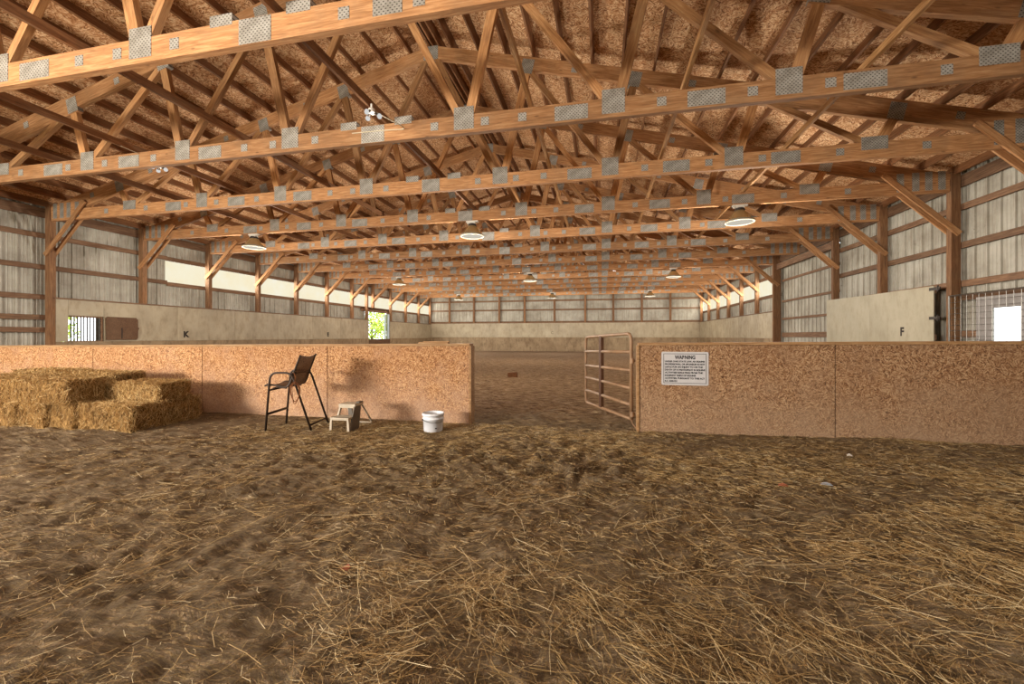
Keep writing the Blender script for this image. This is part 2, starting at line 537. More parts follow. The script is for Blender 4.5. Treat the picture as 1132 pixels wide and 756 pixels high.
xs = np.unique(np.concatenate([np.arange(-16.4, -9, 0.3), np.arange(-9, -5, 0.04), np.arange(-5, 5.5, 0.026), np.arange(5.5, 8.6, 0.25)]))
ys = np.unique(np.concatenate([np.arange(-6.0, 0.8, 0.4), np.arange(0.8, 6.6, 0.024), np.arange(6.6, 14, 0.1), np.arange(14, 36.6, 0.3)]))
gx, gy = np.meshgrid(xs, ys)
gzv = ground_h(gx, gy)
nx, ny = len(xs), len(ys)
me = bpy.data.meshes.new('floor')
me.vertices.add(nx * ny)
me.vertices.foreach_set('co', np.stack([gx, gy, gzv], -1).astype(np.float32).ravel())
ii, jj = np.meshgrid(np.arange(nx - 1), np.arange(ny - 1))
b0 = (jj * nx + ii).ravel()
quads = np.stack([b0, b0 + 1, b0 + 1 + nx, b0 + nx], -1).astype(np.int32)
nq = len(quads)
me.loops.add(nq * 4); me.polygons.add(nq)
me.loops.foreach_set('vertex_index', quads.ravel())
me.polygons.foreach_set('loop_start', np.arange(0, nq * 4, 4, dtype=np.int32))
me.polygons.foreach_set('use_smooth', np.ones(nq, dtype=bool))
me.update(calc_edges=True); me.validate()
struct(new_obj('floor', me, M['dirt']), 'dirt and straw covered barn floor', 'floor')

# ground outside
t = NT('grass')
n = t.noise(t.coord('Object'), 1.5, 6, 0.7)
t.bsdf(t.ramp(n, [(0.3, S(120, 140, 60)), (0.7, S(190, 196, 110))]), 0.9)
M['grass'] = t.m
mb = MB()
mb.add([(-70, -30, -0.12), (-16.0, -30, -0.12), (-16.0, 90, -0.12), (-70, 90, -0.12)], [(0, 1, 2, 3)])
mb.add([(8.4, -30, -0.12), (40, -30, -0.12), (40, 60, -0.12), (8.4, 60, -0.12)], [(0, 1, 2, 3)])
mb.add([(-16.0, -30, -0.12), (8.4, -30, -0.12), (8.4, -6, -0.12), (-16.0, -6, -0.12)], [(0, 1, 2, 3)])
struct(mb.build('ground_outside', M['grass']), 'grassy ground outside the barn', 'ground')

# ------------------------------------------------------------------ roof: sheathing and purlins
PUR_H = 0.185
ceil = MB()
for sgn in (-1, 1):
    x0 = XC; x1 = XC + sgn * (HALF + 0.6)
    zr = roof_z(0) + PUR_H; ze = ROOF_E - PITCH * 0.6 + PUR_H
    lo, hi = [], []
    for th, lst in ((0, lo), (0.014, hi)):
        lst += [(x0, YB, zr + th), (x1, YB, ze + th), (x1, YF + 0.6, ze + th), (x0, YF + 0.6, zr + th)]
    if sgn < 0: lo.reverse(); hi.reverse()
    ceil.hexa(lo, hi)
ceiling = struct(ceil.build('ceiling', M['osb_roof']), 'OSB roof sheathing over the trusses', 'ceiling')
offs = [0.06, 0.22] + [0.52 + 0.61 * k for k in range(19)]
for sgn in (-1, 1):
    for o in offs:
        if o > HALF + 0.2: continue
        x = XC + sgn * o
        z = roof_z(o) + PUR_H / 2 - 0.001 if o < HALF else ROOF_E - PITCH * (o - HALF) + PUR_H / 2
        up = Vector((sgn * PITCH, 0, 1)).normalized()
        beam('purlin', (x, YB, z), (x, YF + 0.3, z), PUR_H, 0.04, M['purlin_wood'], ceiling, up)

# ------------------------------------------------------------------ trusses
def make_truss():
    root = empty('roof_truss', (XC, TY[0], 0))
    E = HALF - 0.1
    W = M['truss_wood']
    zb = CH_B + CH_D / 2
    beam('bottom_chord', (-E, 0, zb), (E, 0, zb), CH_D, 0.09, W, root)
    ang = math.atan(PITCH)
    dv = 0.28 / math.cos(ang)
    for s in (-1, 1):
        beam('top_chord', (s * E, 0, roof_z(E) - dv / 2), (0, 0, roof_z(0) - dv / 2), 0.28, 0.088, W, root)
        a_, b_ = 6.5, E
        dz = dv + 0.045
        beam('slider', (s * b_, 0, roof_z(b_) - dz), (s * a_, 0, roof_z(a_) - dz), 0.10, 0.0865, W, root)
        mb = MB()
        zt = lambda o: roof_z(o) - 0.02
        a, b = E - 1.0, E
        pts = [(s * a, CH_B + 0.02), (s * b, CH_B + 0.02), (s * b, zt(b)), (s * a, zt(a))]
        if s < 0: pts.reverse()
        mb.add([(x, -0.042, z) for x, z in pts] + [(x, 0.042, z) for x, z in pts],
               [(0, 1, 2, 3), (7, 6, 5, 4), (0, 4, 5, 1), (1, 5, 6, 2), (2, 6, 7, 3), (3, 7, 4, 0)])
        mb.build('heel_block', W, root)
    ct = CH_B + CH_D
    bn = [1.6, 3.92, 6.25, 8.6]
    tn = [0.12, 2.2, 4.4, 6.65, 8.95]
    for s in (-1, 1):
        for i, b in enumerate(bn):
            t0, t1 = tn[i], tn[i + 1]
            zt0 = roof_z(t0) - dv + 0.04; zt1 = roof_z(t1) - dv + 0.04
            beam('web', (s * (b - 0.07), 0, ct - 0.04), (s * t0, 0, zt0), 0.115, 0.082, M['web_wood'], root)
            beam('web', (s * (b + 0.08), 0, ct - 0.04), (s * t1, 0, zt1), 0.15, 0.084, M['web_wood'], root)
    def plate(o, z, w, h, tilt=0, ptn=PLATES):
        key = (round(w, 2), round(h, 2))
        if key not in ptn:
            mb = MB()
            mb.box(-w / 2, w / 2, -0.049, 0.049, -h / 2, h / 2)
            ptn[key] = mb.mesh('gusset_plate')
        new_obj('gusset_plate', ptn[key], M['plate'], root, (o, 0, z), (0, tilt, 0))
    for s in (-1, 1):
        for i, b in enumerate(bn):
            if i == 3: plate(s * b, ct - 0.02, 0.42, 0.24)
            else: plate(s * b, ct - 0.05, 0.33, 0.36)
        for t_ in tn[1:]:
            plate(s * t_, roof_z(t_) - dv * 0.72, 0.26, 0.30, s * ang)
        for o in (3.3, 5.2, 7.15):
            plate(s * o, zb - 0.005, 0.5, 0.22)
        for o in (1.1, 1.95, 2.55, 4.6, 5.8, 6.75, 8.05, 9.4):
            plate(s * o, zb + 0.01, 0.13, 0.13)
        for o in (3.2, 5.5, 7.9, 9.9):
            plate(s * o, roof_z(o) - dv * 0.55, 0.13, 0.13, s * ang)
        for o in (10.45, 10.75, 11.0, 11.25):
            plate(s * o, CH_B + 0.27, 0.14, 0.42)
    plate(0, zb, 0.42, 0.28)
    plate(0, roof_z(0) - dv * 0.6, 0.34, 0.3)
    for o in (0.55, -0.45):
        plate(o, ct + 0.03, 0.3, 0.13)
    return root
PLATES = {}
ordn = ['nearest', 'second', 'third', 'fourth', 'fifth', 'sixth', 'seventh', 'eighth', 'ninth', 'tenth', 'eleventh', 'twelfth', 'thirteenth']
truss = make_truss()
scan_kids()
for k in range(13):
    t_ = truss if k == 0 else copy_tree(truss)
    t_.location = (XC, TY[k], 0)
    if k == 0: lab = 'nearest timber roof truss with galvanised plates, cropped by the top of the picture'
    elif k == 12: lab = 'farthest timber roof truss, next to the far end wall'
    else: lab = '%s timber roof truss from the camera, plated chord spanning both side walls' % ordn[k]
    tag(t_, lab, 'roof truss', 'roof trusses spanning the arena')

# lengthwise lateral braces lying on the bottom chords
runs = [(-10.8, 'over the left wall lamps, nearest the left wall'), (-8.75, 'second from the left wall'),
        (-6.33, 'third from the left wall'), (-3.5, 'along the middle of the roof'),
        (-1.07, 'just right of the roof centre'), (1.15, 'pale, third from the right wall'), (3.41, 'pale, nearest the right wall')]
for x, w in runs:
    z = CH_B + CH_D
    m = M['brace_wood'] if x > -3 else M['purlin_wood']
    if x > 0: o = beam('lateral_brace', (x, YB + 1, z + 0.045), (x, YF - 0.2, z + 0.045), 0.09, 0.05, m)
    else: o = beam('lateral_brace', (x, YB + 1, z + 0.06), (x, YF - 0.2, z + 0.06), 0.12, 0.045, m)
    tag(o, 'lengthwise timber brace on the truss chords, %s' % w, 'brace', 'lengthwise braces on the trusses')

# ------------------------------------------------------------------ walls
def siding(mb, segs, plane, pos, inward):
    """corrugated sheet; segs = (s0, s1, z0, z1); plane 'x' runs along Y at X=pos, plane 'y' runs along X at Y=pos; z1 may be callable"""
    P = 0.305
    for s0, s1, z0, z1 in segs:
        k0 = math.floor(s0 / P); prof = []
        k = k0
        while k * P < s1 + P:
            b = k * P
            for ds, h in ((0.0, 0.0), (0.008, -0.035), (0.034, -0.035), (0.042, 0.0), (0.13, 0.0), (0.138, -0.008), (0.15, -0.008), (0.158, 0.0), (0.215, 0.0), (0.223, -0.008), (0.235, -0.008), (0.243, 0.0)):
                s = b + ds
                if s0 < s < s1: prof.append((s, h))
            k += 1
        prof = [(s0, 0.0)] + prof + [(s1, 0.0)]
        vs = []; fs = []
        for s, h in prof:
            q = pos - inward * h
            zt = z1(s) if callable(z1) else z1
            for z in (z0, zt):
                vs.append((q, s, z) if plane == 'x' else (s, q, z))
        for i in range(len(prof) - 1):
            a = 2 * i
            f = (a, a + 2, a + 3, a + 1)
            fs.append(f)
        mb.add(vs, fs)
    return mb
WIN0, WIN1 = 3.25, 4.03
TOPZ = EYE + 3.735
DL0, DL1, DLH = 25.25, 28.15, 2.95   # left doorway
sw = 0.2                              # siding stands this far outside the post line
XSL, XSR = XL - sw, XR + sw
YS = YF + 0.2
# left wall
mb = MB()
siding(mb, [(2.6, 9.22, 0, TOPZ), (9.22, 10.06, 0, 1.1), (9.22, 10.06, 1.95, TOPZ), (10.06, 12.2, 0, TOPZ),
            (12.2, DL0, 0, WIN0), (DL0, DL1, DLH, WIN0), (DL1, YS, 0, WIN0), (12.2, YS, WIN1, TOPZ),
            (YB, -1.4, 0, TOPZ), (-1.4, 2.6, 3.2, TOPZ)], 'x', XSL, 1)
wl = struct(mb.build('wall_left', M['siding']), 'ribbed metal left side wall', 'wall')
# right wall
DR0, DR1 = TY[5] + 0.12, TY[7] - 0.12
mb = MB()
siding(mb, [(YB, 9.7, 0, TOPZ), (9.7, 10.72, 0, 0.8), (9.7, 10.72, 2.0, TOPZ), (10.72, DR0, 0, TOPZ), (DR0, DR1, 4.5, TOPZ),
            (DR1, YS, 0, WIN0), (DR1, TY[7] + 0.12, WIN0, WIN1), (DR1, YS, WIN1, TOPZ)], 'x', XSR, -1)
wr = struct(mb.build('wall_right', M['siding']), 'ribbed metal right side wall', 'wall')
# far wall (gable end)
mb = MB()
siding(mb, [(XSL, XSR, 0, lambda s: ROOF_E + PITCH * (HALF - abs(s - XC)) + 0.1)], 'y', YS, -1)
wf = struct(mb.build('wall_back', M['siding']), 'ribbed metal far end wall', 'wall')

def girt(parent, x, y0, y1, z, h=0.14, th=0.04):
    beam('girt', (x, y0, z), (x, y1, z), h, th, M['girt_wood'], parent)
gl, gr = XL - 0.12, XR + 0.12
GZ = [4.12, 3.24, 2.40, 1.83, 1.48]
for z in (4.12, 3.24): girt(wl, gl, 2.6, 12.2, z)
girt(wl, gl, 2.6, TY[2], 2.40); girt(wl, gl, 2.6, TY[2], 1.83); girt(wl, gl, 2.6, TY[2], 1.48); girt(wl, gl, 2.6, TY[2], 0.7)
girt(wl, gl, 12.2, YS - 0.1, WIN1 + 0.07); girt(wl, gl, 12.2, YS - 0.1, WIN0 - 0.06)
girt(wl, gl, YB, YS - 0.1, 4.76, 0.26)
girt(wl, gl, DL0 - 0.6, DL1 + 0.5, DLH + 0.13, 0.26)
for z in (4.18, 3.33, 2.47): girt(wr, gr, YB, DR0, z)
girt(wr, gr, YB, TY[3], 2.17); girt(wr, gr, YB, 9.7, 1.35); girt(wr, gr, 10.74, TY[3], 1.35); girt(wr, gr, YB, TY[3], 0.6)
girt(wr, gr, DR1, YS - 0.1, WIN1 + 0.07); girt(wr, gr, DR1, YS - 0.1, WIN0 - 0.06)
girt(wr, gr, YB, YS - 0.1, 4.76, 0.26)
beam('door_header', (XR + 0.02, DR0 - 0.1, 4.42), (XR + 0.02, DR1 + 0.1, 4.42), 0.24, 0.1, M['girt_wood'], wr)
for z in (4.35, 3.56, 2.52):
    beam('girt', (XSL + 0.1, YF + 0.1, z), (XSR - 0.1, YF + 0.1, z), 0.14, 0.04, M['girt_wood'], wf)

# translucent daylight panels, one per bay
wn = 1
bays = [('l', 12.2, TY[4])] + [('l', TY[k], TY[k + 1]) for k in range(4, 13)] + [('r', TY[7] + 0.12, TY[8])] + [('r', TY[k], TY[k + 1]) for k in range(8, 13)]
for side, y0, y1 in bays:
    mb = MB()
    if side == 'l': siding(mb, [(y0, y1 + (0.15 if y1 == YF else 0), WIN0, WIN1)], 'x', XSL - 0.004, 1)
    else: siding(mb, [(y0, y1 + (0.15 if y1 == YF else 0), WIN0, WIN1)], 'x', XSR + 0.004, -1)
    o = struct(mb.build('window_%d' % wn, M['skylight']))
    o['label'] = 'translucent daylight panel high in the %s wall' % ('left' if side == 'l' else 'right')
    o['category'] = 'window'
    wn += 1

# sliding door of ribbed metal in the right wall
mb = MB(); siding(mb, [(DR0 - 0.12, DR1 + 0.3, 0.05, 4.5)], 'x', XSR + 0.06, -1)
d = struct(mb.build('door_1', M['siding']), 'tall ribbed metal sliding door in the right wall', 'door')
for z, h in ((3.78, 0.09), (2.85, 0.09), (2.07, 0.09), (1.36, 0.2), (0.4, 0.2)):
    beam('door_rail', (XSR + 0.0, DR0, z), (XSR + 0.0, DR1, z), h, 0.05, M['girt_wood'], d)

# unseen end wall, added to cut fill light; left half open for directional light
mb = MB()
siding(mb, [(-6.0, XSR, 0, lambda s: ROOF_E + PITCH * (HALF - abs(s - XC)) + 0.1), (XSL, -6.0, 4.2, lambda s: ROOF_E + PITCH * (HALF - abs(s - XC)) + 0.1)], 'y', YB - 0.1, 1)
struct(mb.build('wall_front_added', M['siding']), 'unseen ribbed metal end wall added to cut fill, with a wide opening', 'wall')

# ------------------------------------------------------------------ posts with knee braces
def post(name_side, x, y, k, brace=True, wide=0.18, z0=-0.1):
    s = 1 if x > XC else -1
    root = empty('wall_post', (x, y, 0))
    beam('post', (0, 0, z0), (0, 0, roof_z(HALF) + 0.06), 0.14, wide, M['post_wood'], root, up=(0, 1, 0))
    if brace:
        for q in (-1, 1):
            beam('knee_brace', (s * 0.05, q * 0.095, 3.58), (-s * 1.42, q * 0.095, 5.0), 0.115, 0.04, M['truss_wood'], root)
    return root
for k in range(-1, 14):
    y = T0 + D * k
    if k == 0 or k == -1: continue
    p = post('left', XL, y if k < 13 else YF - 0.05, k, k < 13, z0=DLH + 0.27 if k == 9 else -0.1)
    if k == 1: lab = 'left wall timber post nearest the camera, outside the frame edge'
    elif k == 2: lab = 'first timber post in view on the left wall, at the end of the white lining'
    elif k == 9: lab = 'short timber post on the header over the bright left doorway'
    elif k == 13: lab = 'timber corner post where the left wall meets the far wall'
    else: lab = '%s timber post in view along the left wall, with slanting knee braces' % ordn[k - 2]
    tag(p, lab, 'post', 'left wall posts')
for k in range(1, 14):
    y = TY[k]
    if k == 6: continue
    p = post('right', XR, y if k < 13 else YF - 0.05, k, k < 13, 0.3 if k == 7 else 0.18)
    if k in (1, 2): lab = 'right wall timber post %s beyond the frame edge' % ('nearest the camera,' if k == 1 else 'second from the camera,')
    elif k == 3: lab = 'nearest timber post in view on the right wall, beside the wire mesh'
    elif k == 4: lab = 'timber post on the right wall behind the middle of the white panel'
    elif k == 5: lab = 'timber post on the near edge of the right wall sliding door'
    elif k == 7: lab = 'thick dark timber post on the far edge of the sliding door'
    elif k == 13: lab = 'timber corner post where the right wall meets the far wall'
    else: lab = '%s timber post past the sliding door on the right wall' % ordn[k - 7]
    tag(p, lab, 'post', 'right wall posts')
# extra jamb post at the left doorway
o = beam('door_post', (XL, DL0 - 0.08, -0.1), (XL, DL0 - 0.08, 4.9), 0.14, 0.18, M['post_wood'], None, up=(0, 1, 0))
tag(o, 'timber post on the near side of the bright left doorway', 'post', 'left wall posts')
def img_x(x, Y):
    return Y * math.tan(math.atan((x - 566) / 463.0) - R(12.07))
for i, px in enumerate((497, 524, 552, 580, 613, 647, 678, 709.5, 741)):
    x = img_x(px, YF)
    o = beam('end_post', (x, YF, -0.1), (x, YF, roof_z(x - XC) - 0.05), 0.14, 0.16, M['post_wood'], None, up=(0, 1, 0))
    tag(o, 'slim timber post on the far wall, %s counting from its left corner' % ('first' if i == 0 else ordn[i]), 'post', 'far wall posts')

# ------------------------------------------------------------------ sheet linings (kick walls)
def sheet(parent, axis, pos, s0, s1, z0, z1, mat, th=0.016):
    g = 0.003
    if axis == 'x': mb = MB().box(-th / 2, th / 2, 0, s1 - s0 - 2 * g, 0, z1 - z0 - 2 * g); loc = (pos, s0 + g, z0 + g)
    else: mb = MB().box(0, s1 - s0 - 2 * g, -th / 2, th / 2, 0, z1 - z0 - 2 * g); loc = (s0 + g, pos, z0 + g)
    return mb.build('lining_sheet', mat, parent, loc)
KT = 2.36
kl = empty('kick_wall', (XL + 0.09, TY[2], 0))
tag(kl, 'off-white sheet kick wall along the near left side, with slatted opening', 'wall lining', 'kick walls round the arena')
def ksheet(par, axis, pos, s0, s1, z0, z1, mat):
    o = sheet(par, axis, pos, s0, s1, z0, z1, mat)
    o.location = Vector(o.location) - par.location
    return o
xk = XL + 0.10
ksheet(kl, 'x', xk, TY[2] + 0.06, 9.2, 1.14, KT, M['lining'])
ksheet(kl, 'x', xk, 9.2, 10.09, 1.9, KT, M['lining'])
ksheet(kl, 'x', xk, 10.09, 12.4, 1.14, KT, M['lining'])
ksheet(kl, 'x', xk, TY[2] + 0.06, 9.2, 0, 1.14, M['lining_low'])
ksheet(kl, 'x', xk, 9.2, 12.4, 0, 1.14, M['lining_low'])
y = 12.4
while y < DL0 - 0.1:
    y1 = min(y + 2.44, DL0)
    if DL0 - y1 < 0.5: y1 = DL0
    ksheet(kl, 'x', xk, y, y1, 1.14, KT, M['lining']); ksheet(kl, 'x', xk, y, y1, 0, 1.14, M['lining_low'])
    y = y1
beam('cap_rail', (xk - XL - 0.09 - 0.02, 0.02, KT + 0.02), (xk - XL - 0.09 - 0.02, DL0 - TY[2], KT + 0.02), 0.04, 0.09, M['girt_wood'], kl)
kl2 = empty('kick_wall', (XL + 0.09, DL1, 0))
tag(kl2, 'short off-white kick wall on the left between the doorway and far corner', 'wall lining', 'kick walls round the arena')
for y0, y1 in ((DL1, 30.6), (30.6, 33.0), (33.0, YF - 0.12)):
    ksheet(kl2, 'x', xk, y0, y1, 1.14, KT, M['lining']); ksheet(kl2, 'x', xk, y0, y1, 0, 1.14, M['lining_low'])
beam('cap_rail', (-0.01, 0, KT + 0.02), (-0.01, YF - DL1 - 0.12, KT + 0.02), 0.04, 0.09, M['girt_wood'], kl2)
# low board closing the bottom of the doorway
o = MB().box(XL + 0.06, XL + 0.10, DL0, DL1, 0, 1.1).build('doorway_board', M['brown_board'])
tag(o, 'low brown board closing the bottom of the bright left doorway', 'board')
o = MB().box(XL - 0.05, XL + 0.05, DL1 - 0.12, DL1, 1.1, 2.9).box(XL - 0.16, XL - 0.06, DL1 - 0.42, DL1 - 0.3, 1.1, 2.9).build('door_2', M['grey_frame'])
struct(o, 'pale blue-grey frame edge of the left doorway', 'door frame')
kf = empty('kick_wall', (XL, YF - 0.1, 0))
tag(kf, 'off-white two-row sheet kick wall across the far end', 'wall lining', 'kick walls round the arena')
x = XL + 0.12
while x < XR - 0.15:
    x1 = min(x + 2.44, XR - 0.12)
    if XR - 0.12 - x1 < 0.5: x1 = XR - 0.12
    ksheet(kf, 'y', YF - 0.1, x, x1, 1.2, 2.42, M['lining']); ksheet(kf, 'y', YF - 0.1, x, x1, 0, 1.2, M['lining_low'])
    x = x1
beam('cap_rail', (0.12, 0, 2.44), (XR - XL - 0.12, 0, 2.44), 0.04, 0.09, M['girt_wood'], kf)
kr = empty('kick_wall', (XR - 0.09, TY[7], 0))
tag(kr, 'off-white sheet kick wall on the right, past the sliding door', 'wall lining', 'kick walls round the arena')
y = TY[7] + 0.1; xk2 = XR - 0.12
while y < YF - 0.2:
    y1 = min(y + 2.44, YF - 0.12)
    if YF - 0.12 - y1 < 0.5: y1 = YF - 0.12
    ksheet(kr, 'x', xk2, y, y1, 1.2, 2.40, M['lining']); ksheet(kr, 'x', xk2, y, y1, 0, 1.2, M['lining_low'])
    y = y1
beam('cap_rail', (-0.02, 0.1, 2.42), (-0.02, YF - TY[7] - 0.12, 2.42), 0.04, 0.09, M['girt_wood'], kr)

# text helper
def text_mesh(body, size, align='LEFT', bold=0.0, ext=0.0015, sx=1.0):
    c = bpy.data.curves.new('lettering', 'FONT')
    c.body = body; c.size = size; c.align_x = align; c.extrude = ext; c.offset = bold
    o = bpy.data.objects.new('lettering', c); col.objects.link(o)
    bpy.context.view_layer.update()
    me = bpy.data.meshes.new_from_object(o.evaluated_get(bpy.context.evaluated_depsgraph_get()))
    bpy.data.objects.remove(o)
    if sx != 1.0:
        for v_ in me.vertices: v_.co.x *= sx
    return me

# small stencilled marker letters of the arena
for ch, yy in (('K', 12.72), ('E', 21.0)):
    o = new_obj('marker_letter', text_mesh(ch, 0.29, 'CENTER', 0.018), M['letter'], None, (xk + 0.0105, yy, 1.27 if ch == 'K' else 1.3), (R(90), 0, R(90)))
    tag(o, 'small black letter %s on the left off-white kick wall' % ch, 'letter', 'arena marker letters')
o = new_obj('marker_letter', text_mesh('C', 0.3, 'CENTER', 0.004), M['grey_letter'], None, (img_x(610.5, YF), YF - 0.112, 1.5), (R(90), 0, 0))
tag(o, 'faint grey letter C on the far end kick wall', 'letter', 'arena marker letters')

# slatted opening in the left lining
so = empty('slatted_opening', (XL + 0.02, 9.2, 1.16))
tag(so, 'vertical slat grille over a bright opening in the left kick wall', 'grille')
for k in range(11):
    yy = 0.03 + k * 0.08
    MB().box(-0.012, 0.012, yy - 0.013, yy + 0.013, 0, 0.72).build('slat', M['dark_steel'], so)
MB().box(-0.03, 0.05, 0, 0.88, 0.70, 0.75).box(-0.03, 0.05, 0, 0.88, -0.05, 0.0).box(-0.03, 0.05, 0.85, 0.89, 0, 0.7).build('frame', M['girt_wood'], so)
# brown shutter board beside it
bm = MB()
out = [(10.14, 1.2), (10.17, 1.18), (11.0, 1.18), (11.04, 1.24), (11.05, 1.5), (11.08, 1.55), (11.05, 1.6), (11.04, 1.84), (10.98, 1.9), (10.17, 1.91), (10.12, 1.86)]
n_ = len(out)
bm.add([(xk + 0.012, a, b) for a, b in out] + [(xk + 0.05, a, b) for a, b in out],
       [tuple(range(n_)), tuple(reversed(range(n_, 2 * n_)))] + [(i, n_ + i, n_ + (i + 1) % n_, (i + 1) % n_) for i in range(n_)])
sh = bm.build('shutter_board', M['brown_board'])
tag(sh, 'dark brown shutter board mounted beside the slatted opening', 'shutter')
MB().box(xk + 0.05, xk + 0.055, 10.55, 10.575, 1.22, 1.56).build('split', M['ink'], sh)

# hinged white panel with the letter F, on the right
WX = XR - 0.16
wp = empty('arena_gate_panel', (WX, 11.62, 0))
tag(wp, 'cream white plywood gate panel marked with a black letter F', 'gate panel')
for a, b, zt0, zt1 in ((0.0, 2.4, 2.47, 2.49), (2.404, 4.75, 2.49, 2.53)):
    MB().hexa([(-0.01, a, 0.08), (0.01, a, 0.08), (0.01, b, 0.08), (-0.01, b, 0.08)],
              [(-0.01, a, zt0), (0.01, a, zt0), (0.01, b, zt1), (-0.01, b, zt1)]).build('plywood_sheet', M['white_panel'], wp)
MB().box(0.01, 0.05, 0, 4.7, 0.2, 0.34).box(0.01, 0.05, 0, 4.7, 1.2, 1.34).box(0.01, 0.05, 0, 4.7, 2.3, 2.44).build('back_rail', M['girt_wood'], wp)
for z in (2.40, 1.72, 1.12):
    MB().box(-0.025, 0.0, -0.20, 0.12, z - 0.035, z + 0.035).tube([(-0.02, -0.14, z - 0.07), (-0.02, -0.14, z + 0.07)], 0.018).build('hinge', M['dark_steel'], wp)
new_obj('letter', text_mesh('F', 0.30, 'CENTER', 0.012), M['letter'], wp, (-0.0115, 1.05, 1.315), (R(90), 0, R(-90)))

# bright opening and wire mesh on the near right
mb = MB()
x0, x1 = XR + 0.02, XR + 0.06
mb.box(x0, x1, 9.25, 9.78, 0.6, 2.12).box(x0, x1, 10.38, 10.75, 0.6, 2.12).box(x0, x1, 9.78, 10.38, 1.87, 2.12).box(x0, x1, 9.78, 10.38, 0.6, 0.8)
o = mb.build('trim_1', M['trim_grey']); struct(o, 'white boards framing the bright opening in the right wall', 'trim')
wm = empty('wire_mesh_panel', (XR - 0.11, 8.4, 0.6))
tag(wm, 'welded wire mesh panel in front of the bright right wall opening', 'mesh panel')
mb = MB()
for k in range(20):
    mb.tube([(0, k * 0.15, 0), (0, k * 0.15, 1.58)], 0.004, 5)
for k in range(17):
    z = 0.02 + k * (0.075 if k < 10 else 0.075) + (0.05 * max(0, k - 9))
    if z < 1.6: mb.tube([(0.004, 0, z), (0.004, 2.87, z)], 0.005, 5)
mb.build('mesh', M['wire'], wm)
MB().tube([(0, 0, 0), (0, 0, 1.6)], 0.012).tube([(0, 2.87, 0), (0, 2.87, 1.6)], 0.012).tube([(0, 0, 1.6), (0, 2.87, 1.6)], 0.012).build('frame', M['wire'], wm)

# ------------------------------------------------------------------ bell lamps
def make_lamp():
    root = empty('bell_lamp', (0, 0, 0))
    MB().box(-0.17, 0.17, -0.05, 0.05, 0.40, 0.44).box(-0.09, 0.09, -0.07, 0.07, 0.35, 0.41).box(-0.15, -0.11, -0.03, 0.03, 0.36, 0.40).build('mounting_bracket', M['white_metal'], root)
    MB().lathe([(0.0, 0.36), (0.10, 0.36), (0.115, 0.33), (0.115, 0.29), (0.0, 0.29)], 24).build('ballast_housing', M['dark_steel'], root, smooth=True)
    MB().lathe([(0.10, 0.31), (0.15, 0.25), (0.21, 0.17), (0.26, 0.10), (0.30, 0.055)], 40).build('bell_shade', M['bell'], root, smooth=True)
    MB().lathe([(0.30, 0.06), (0.335, 0.045), (0.345, 0.02), (0.335, 0.0), (0.31, -0.005), (0.30, 0.02), (0.30, 0.06)], 40).build('rim', M['lamp_rim'], root, smooth=True)
    MB().lathe([(0.0, -0.015), (0.12, -0.012), (0.24, 0.0), (0.31, 0.012)], 40).build('lens', M['lens'], root, smooth=True)
    return root
lamp = make_lamp()
scan_kids()
rows = [(3, 'nearest'), (7, 'middle'), (11, 'farthest')]
first = True
for k, rn in rows:
    for x, cn in ((-10.8, 'near the left wall'), (-3.56, 'under the roof centre'), (3.34, 'on the right side of the roof')):
        o = lamp if first else copy_tree(lamp)
        first = False
        o.location = (x, TY[k], CH_B - 0.44)
        tag(o, 'bell shaped lamp %s, in the %s row of lamps' % (cn, rn), 'lamp', 'bell lamps under the trusses')
        ld = bpy.data.lights.new('bell_lamp_light', 'POINT'); ld.energy = 230; ld.color = (1.0, 0.94, 0.84); ld.shadow_soft_size = 0.15
        lo = bpy.data.objects.new('bell_lamp_light', ld); lo.location = (x, TY[k], CH_B - 1.35); col.objects.link(lo)

# twin bulb holders on the braces
def bulb_fixture(loc, label, cable):
    root = empty('bulb_fixture', loc)
    MB().lathe([(0, 0.06), (0.05, 0.06), (0.055, 0.0), (0, 0.0)], 16).box(-0.012, 0.012, -0.012, 0.012, 0.06, 0.14).build('junction_box', M['white_metal'], root, smooth=False)
    for a in (0.4, 2.6, 4.6):
        dx, dy = math.cos(a), math.sin(a)
        MB().tube([(0.03 * dx, 0.03 * dy, 0.02), (0.085 * dx, 0.085 * dy, -0.02)], 0.022, 10).build('socket', M['dark_steel'], root)
        b = MB().lathe([(0.0, 0.045), (0.02, 0.04), (0.034, 0.018), (0.036, -0.002), (0.026, -0.024), (0.0, -0.034)], 16).build('bulb', M['bulb'], root, (0.115 * dx, 0.115 * dy, -0.042), smooth=True)
    MB().tube(bend(cable, 0.08), 0.008, 6).build('cable', M['cable'], root)
    ld = bpy.data.lights.new('bulb_light', 'POINT'); ld.energy = 8; ld.color = (1, 0.93, 0.82); ld.shadow_soft_size = 0.1
    lo = bpy.data.objects.new('bulb_light', ld); lo.location = (loc[0], loc[1], loc[2] - 0.2); col.objects.link(lo)
    tag(root, label, 'light fixture', 'bare bulb fixtures on the braces')
zt = CH_B + CH_D
bulb_fixture((-3.43, TY[1] - 0.62, zt - 0.13), 'triple bare bulb fixture hung below the roof centre brace with looping pale cable',
             [(0, 0, 0.05), (0.12, 0.1, 0.0), (0.30, 0.40, -0.03), (0.28, 0.56, 0.0), (-0.15, 0.56, 0.02), (-0.7, 0.565, 0.03)])
bulb_fixture((-8.72, TY[1] + 0.35, zt - 0.13), 'triple bare bulb fixture hung below the brace near the left side',
             [(0, 0, 0.05), (0.02, -0.3, 0.1), (0.02, -0.7, 0.12)])

